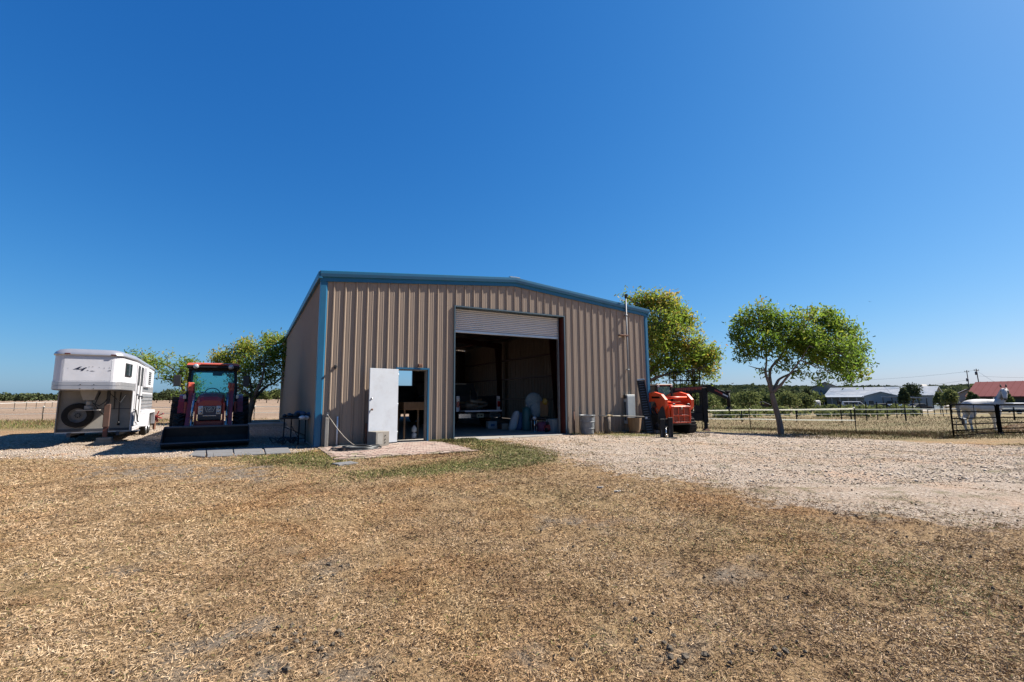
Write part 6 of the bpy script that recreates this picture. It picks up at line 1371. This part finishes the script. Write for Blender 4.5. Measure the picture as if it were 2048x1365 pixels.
# ================================================================ far buildings
M['metalroof'] = mat('pale_metal_roof', (.48, .50, .53), .9, 0, col2=(.24, .30, .38), scale=.25, spec=.08, dirt=.1)
M['bwall'] = mat('blue_grey_siding', (.26, .33, .38), .7); M['beige'] = mat('beige_siding', (.34, .31, .26), .8); M['greige'] = mat('grey_beige_siding', (.40, .38, .36), .8)
M['redroof'] = mat('red_metal_roof', (.36, .13, .12), .95, col2=(.31, .11, .10), scale=.5, spec=.05); M['dkroof'] = mat('dark_shingle', (.07, .07, .075), .8); M['dkwall'] = mat('dark_green_grey_wall', (.06, .07, .07), .8)
M['whitew'] = mat('white_siding', (.6, .6, .6), .7)
def house(name, label, px, Y, rz, L, W, hw, hr, wm, rm, cat='house', axis='x', over=.4, wins=(), doors=(), porch=None, lean=None, ribs_=0):
    """box L(along local x) x W(local y), walls hw, ridge hr along axis; front at local y=0"""
    x = at(px, 800, Y).x; g = gz(x, Y)-.05; t = thing(name, label, cat, (x, Y, g), rz-math.atan2(x, Y))
    mb = MB()
    if axis == 'x':
        sec = [(0, 0), (W, 0), (W, hw), (W/2, hr), (0, hw)]; mb.prism([(a, b) for a, b in sec], 'x', -L/2, L/2)
        rp = [(-over, hw-over*(hr-hw)/(W/2)), (W/2, hr), (W+over, hw-over*(hr-hw)/(W/2))]
        rr = MB().prism([(a, b+.03) for a, b in rp]+[(a, b+.18) for a, b in rp[::-1]], 'x', -L/2-over, L/2+over)
    else:
        sec = [(-L/2, 0), (L/2, 0), (L/2, hw), (0, hr), (-L/2, hw)]; mb.prism(sec, 'y', 0, W)
        rp = [(-L/2-over, hw-over*(hr-hw)/(L/2)), (0, hr), (L/2+over, hw-over*(hr-hw)/(L/2))]
        rr = MB().prism([(a, b+.03) for a, b in rp]+[(a, b+.18) for a, b in rp[::-1]], 'y', -over, W+over)
    obj('wall', mb, wm, t); ro = obj('roof', rr, rm, t)
    if ribs_ and axis == 'x':
        rb = MB(); k = int(L/ribs_)
        for j in range(k+1):
            xx = -L/2+j*L/k; rb.bar((xx, rp[0][0], rp[0][1]+.2), (xx, rp[1][0], rp[1][1]+.2), .08, .06)
        obj('seam', rb, rm, ro)
    for (a, b, z0, z1) in wins:
        f = obj('window', MB().box(a-.08, b+.08, -.06, -.002, z0-.08, z1+.08), M['whitew'], t); obj('pane', MB().box(a, b, -.075, -.0605, z0, z1), M['winglass'], f)
    for (a, b, z1, m_) in doors: obj('door', MB().box(a, b, -.05, -.002, 0, z1), m_, t)
    if porch:
        pa, pb_, pd, pz = porch; obj('porch_roof', MB().prism([(-pd, pz-.5), (0, pz), (0, pz+.12), (-pd, pz-.38)], 'x', pa, pb_), rm, t)
        for k in range(6):
            xx = pa+.2+(pb_-pa-.4)*k/5; obj('porch_post', MB().bar((xx, -pd+.2, 0), (xx, -pd+.2, pz-.42), .14), M['whitew'], t)
    return t
house('two_storey_house', 'beige two storey house half hidden by the leaning tree', 1653, 140, .0, 7.0, 8, 6.0, 7.7, M['beige'], M['dkroof'], axis='y', wins=((-1.5, -.8, 4.4, 5.3), (1.8, 3.0, 3.2, 5.2)), doors=((-.5, .6, 2.1, M['dkwall']),))
house('long_hall', 'long low building with pale weathered metal roof and shaded porch', 1752, 124, -.25, 23, 10, 3.6, 5.7, M['bwall'], M['metalroof'], cat='building', wins=((-9, -8, 1, 2.2), (-6.5, -5.5, 1, 2.2), (-4, -3, 1, 2.2)), doors=((-1.5, -.4, 2.1, M['dkwall']),), porch=(-11.6, -1.5, 2.4, 3.6), ribs_=.9)
house('side_hall', 'blue grey low gabled hall in front of the pale metal roof', 1763, 112, 0, 6.6, 6, 3.2, 4.2, M['bwall'], M['metalroof'], cat='building', axis='y', wins=((-2.5, -1.5, 1.2, 2.2),), doors=((1, 2, 2.1, M['dkwall']),))
house('garden_shed', 'small brown shed with dark roof left of the leaning tree trunk', 1525, 95, 0, 2.0, 2.2, 1.5, 2.0, mat('brown_shed_wall', (.14, .09, .065), .8), M['dkroof'], cat='shed', axis='y', doors=((-.4, .4, 1.3, M['dkwall']),))
house('grey_house', 'pale grey house with steep twin gables right of the dark round tree', 1846, 150, -.15, 4.6, 8, 3.3, 7.0, M['greige'], M['greige'], axis='y', wins=((-.8, .8, 1, 2.2), (-.5, .5, 3.8, 4.8)))
house('grey_cottage', 'white and grey cottage left of the pale gravel road', 1862, 138, .3, 5.2, 5, 3.0, 5.2, M['whitew'], mat('grey_roof', (.3, .31, .33), .7), axis='x', wins=((-2.5, -1.5, 1, 2.2), (1, 2, 1, 2.2)), doors=((-.4, .5, 2.1, M['dkwall']),))
house('gable_barn', 'beige gabled barn with dark roof edge at the end of the gravel road', 1937, 100, .05, 4.0, 6, 3.2, 4.4, M['greige'], mat('brown_roof', (.10, .07, .06), .7), cat='barn', axis='y', doors=((-1, 1, 2.4, M['beige']),), wins=((1.2, 1.7, 1.1, 1.9),))
house('red_roof_building', 'long dark building under a broad faded red metal roof', 2016, 84, -.32, 9.6, 8, 3.1, 5.4, M['dkwall'], M['redroof'], cat='building', wins=((-3.8, -3, 1, 2.1), (-1, 0, 1, 2.1), (2.5, 3.5, 1, 2.1)), doors=((-2.4, -1.6, 2.1, M['greige']),), over=.8, ribs_=.9)
t = thing('carport', 'open flat roofed carport on posts beside the blue grey hall', 'carport', (at(1828, 800, 104).x, 104, gz(80, 104))); obj('roof', MB().prism([(-3.4, 2.9), (3.2, 2.6), (3.2, 2.78), (-3.4, 3.08)], 'y', 0, 5), M['metalroof'], t)
for x in (-3.1, -1, 1.1, 3.0):
    for y in (.2, 4.8): obj('post', MB().bar((x, y, 0), (x, y, 2.75), .14), M['dkwall'], t)
t = thing('camper_trailer', 'small white camper parked left of the beige house', 'camper', (at(1626, 800, 112).x, 112, gz(70, 112))); obj('body', MB().rbox(-1.9, 1.9, 0, 2, .5, 2.3, .25), M['whitew'], t); obj('window', MB().rbox(-1.0, .2, -.03, -.001, 1.4, 1.9, .01), M['winglass'], t)
for x in (-.5, .3): obj('wheel', MB().lathe([(0, -.1), (.32, -.1), (.32, .1), (0, .1)], (x, .0, .32), 'y', 14), M['rubber'], t)
t = thing('utility_trailer', 'small white trailer parked below the red roof at the right edge', 'trailer', (at(2042, 800, 68).x, 68, gz(70, 68))); obj('body', MB().rbox(-1.1, 1.4, 0, 1.8, .6, 1.5, .06), M['whitew'], t); obj('roof', MB().rbox(-1.3, 1.5, -.1, 1.9, 1.501, 1.62, .03), M['white'], t)
for x in (-.5, .6): obj('wheel', MB().lathe([(0, -.1), (.32, -.1), (.32, .1), (0, .1)], (x, .0, .32), 'y', 14), M['rubber'], t)
def car(label, px, Y, L, H, m, kind='sedan', rz=0, cat='car'):
    x = at(px, 808, Y).x; t = thing('parked_'+kind, label, cat, (x, Y, gz(x, Y)), rz-math.atan2(x, Y)*.8); h = L/2
    if kind == 'van': sec = [(-h, .35), (-h, 1.2), (-h*.93, H), (h*.45, H), (h*.72, 1.15), (h, .95), (h, .35)]; g = [(-h*.85, 1.2), (-h*.85, H-.15), (h*.43, H-.15), (h*.62, 1.2)]
    elif kind == 'suv': sec = [(-h, .4), (-h, 1.1), (-h*.85, H), (h*.25, H), (h*.5, 1.1), (h, .98), (h, .4)]; g = [(-h*.85, 1.1), (-h*.78, H-.12), (h*.2, H-.12), (h*.4, 1.1)]
    else: sec = [(-h, .35), (-h, .9), (-h*.65, .95), (-h*.35, H), (h*.2, H), (h*.5, .95), (h, .8), (h, .35)]; g = [(-h*.52, .97), (-h*.32, H-.1), (h*.17, H-.1), (h*.4, .97)]
    obj('body', MB().prism(sec, 'y', 0, 1.8), m, t, bevel=.05); obj('side_windows', MB().prism(g, 'y', -.012, -.002), M['winglass'], t)
    n_ = 3 if kind == 'van' else 2
    for k in range(1, n_+1): xx = g[0][0]+(g[3][0]-g[0][0])*k/(n_+1); obj('pillar', MB().box(xx-.05, xx+.05, -.02, -.0125, sec[1][1], H-.1), m, t)
    for xx in (-h*.62, h*.62): obj('wheel', MB().lathe([(0, -.1), (.2, -.1), (.33, -.08), (.33, .1), (0, .1)], (xx, .08, .33), 'y', 16), M['rubber'], t)
    obj('headlight', MB().box(h-.01, h+.015, .15, .45, .62, .78).box(h-.01, h+.015, 1.35, 1.65, .62, .78), M['lamp'], t); return t
car('white passenger van parked beyond the pasture, left of the hall', 1710, 112, 5.0, 1.95, M['white'], 'van', 0, 'van')
car('dark pickup like wagon parked in the scrub below the blue grey hall', 1770, 100, 2.9, 1.5, M['dkroof'], 'suv', .3)
car('white car parked right of the dark wagon near the conifer', 1785, 101, 2.2, 1.35, M['white'], 'sedan', .9)
car('pale silver car parked between the conifer and the carport', 1812, 96, 3.2, 1.35, M['alu'], 'sedan', .1)
car('blue car parked at the left side under the carport', 1829, 103, 3.4, 1.4, mat('blue_car_paint', (.03, .07, .2), .3), 'sedan', .5)
car('dark car parked at the right side under the carport', 1845, 101, 3.4, 1.4, M['dkroof'], 'sedan', .2)
t = thing('farm_clutter', 'green farm machine with white drum beside the red roofed building', 'farm machine', (at(1966, 800, 74).x, 74, gz(70, 74)))
obj('hopper', MB().loft([[(-.5, 0, .6), (.5, 0, .6), (.5, .8, .6), (-.5, .8, .6)], [(-1.0, -.2, 1.5), (1.0, -.2, 1.5), (1.0, 1, 1.5), (-1.0, 1, 1.5)]]), mat('green_machine_paint', (.02, .2, .10), .5), t); obj('drum', MB().tube([(-.4, -.3, .4), (.4, -.3, .4)], .35, 12), M['whitew'], t)
for x in (-.6, .6): obj('wheel', MB().lathe([(0, -.1), (.35, -.1), (.35, .1), (0, .1)], (x, .3, .35), 'y', 14), M['rubber'], t)
t = thing('mailbox_post', 'thin white post with small box in front of the camper', 'post', (at(1636, 800, 100).x, 100, gz(70, 100))); obj('post', MB().bar((0, 0, 0), (0, 0, 1.5), .12), M['whitew'], t); obj('box', MB().rbox(-.25, .25, -.2, .2, 1.5, 1.85, .04), M['whitew'], t)
# gravel road and pond-like pale strip
rd = MB(); rpx = [(1.0, 44), (0, 56), (0, 75), (0, 105), (0, 150)]
road = [(at(q, 800, Y).x, Y, w_) for q, Y, w_ in ((1836, 92, 1.8), (1852, 115, 2.2), (1868, 140, 2.6), (1884, 180, 3.4), (1900, 250, 4.5))]
ring_ = []
for i, (x, y, w_) in enumerate(road):
    ring_ += [(x-w_*.7, y+w_*.7, gz(x-w_*.7, y+w_*.7)+.03), (x+w_*.7, y-w_*.7, gz(x+w_*.7, y-w_*.7)+.03)]
rd.add(ring_, [(2*i, 2*i+1, 2*i+3, 2*i+2) for i in range(len(road)-1)])
tag(obj('gravel_road', rd, mat('pale_road_gravel', (.42, .38, .34), .9, col2=(.33, .29, .25), scale=1)), kind='structure')
# utility poles and wires
def pole(label, px, Y, top_py, lean, box):
    b = at(px, 800, Y); g = gz(b.x, Y); zt = at(px, top_py, Y).z; t = thing('utility_pole', label, 'utility pole', (b.x, Y, g), 0, 'utility poles by the red roofed building'); h = zt-g
    obj('pole', MB().tube([(0, 0, -.3), (lean, 0, h)], [.12, .08], 10), mat('dark_pole_wood', (.045, .04, .038), .9), t)
    obj('crossarm', MB().bar((lean-.5, 0, h-.35), (lean+.5, 0, h-.35), .1), M['wood'], t)
    obj('transformer', MB().lathe([(0, h-1.6-box), (.22, h-1.6-box), (.22, h-.9-box), (0, h-.9-box)], (lean-.3, -.2, 0), n=12), M['galvdark'], t)
    for dx in (-.45, .45): obj('insulator', MB().tube([(lean+dx, 0, h-.3), (lean+dx, 0, h-.12)], .05, 6), M['galvdark'], t)
    return Vector((b.x+lean, Y, zt))
p1 = pole('left one of two dark utility poles, standing upright with lower fittings', 1942, 104, 741, -.15, .9)
p2 = pole('right one of two dark utility poles, leaning left with a high transformer', 1965, 98, 738, -.5, -.3)
wr = thing('power_lines', 'thin power lines strung between the two utility poles and beyond', 'power line', p1)
def wire(a, b, sag):
    return MB().tube([a+(b-a)*(k/12)+Vector((0, 0, -sag*4*(k/12)*(1-k/12))) - p1 for k in range(13)], .018, 5)
for a, b, s_ in ((p1, p2, .3), (p1+Vector((0, 0, -2.2)), at(1560, 779, 150), 1.5), (p2+Vector((0, 0, -1.5)), at(2300, 740, 80), .8), (p2+Vector((0, 0, -.3)), at(1995, 768, 88), .1), (p1+Vector((0, 0, -.3)), at(1600, 760, 170), 1.0)):
    obj('wire', wire(a, b, s_), M['galvdark'], wr)
# birds
def bird(label, px, py, Y, s, rz):
    p = at(px, py, Y); t = thing('bird', label, 'bird', p, rz, 'birds in flight')
    obj('body', MB().loft([[(s*x, s*r_*math.cos(a), s*r_*math.sin(a)) for a in [k*math.pi/3 for k in range(6)]] for x, r_ in ((-.5, .02), (-.2, .09), (.1, .11), (.35, .06), (.5, .01))], True), M['dark'], t)
    for sy in (-1, 1): obj('wing', MB().add([(s*.2, 0, .02*s), (-.15*s, 0, .02*s), (-.22*s, sy*s*.85, .35*s), (.0, sy*s*.8, .37*s), (.2*s, sy*s*.45, .22*s)], [(0, 1, 2, 3, 4)]), M['dark'], t)
bird('dark bird flying between the barn tree and the leaning tree', 1408, 645, 40, .28, .6)
bird('tiny bird high above the crown at the right', 1740, 604, 60, .25, 1.2)
bird('bird flying low left of the leaning tree trunk', 1465, 768, 45, .25, .1)
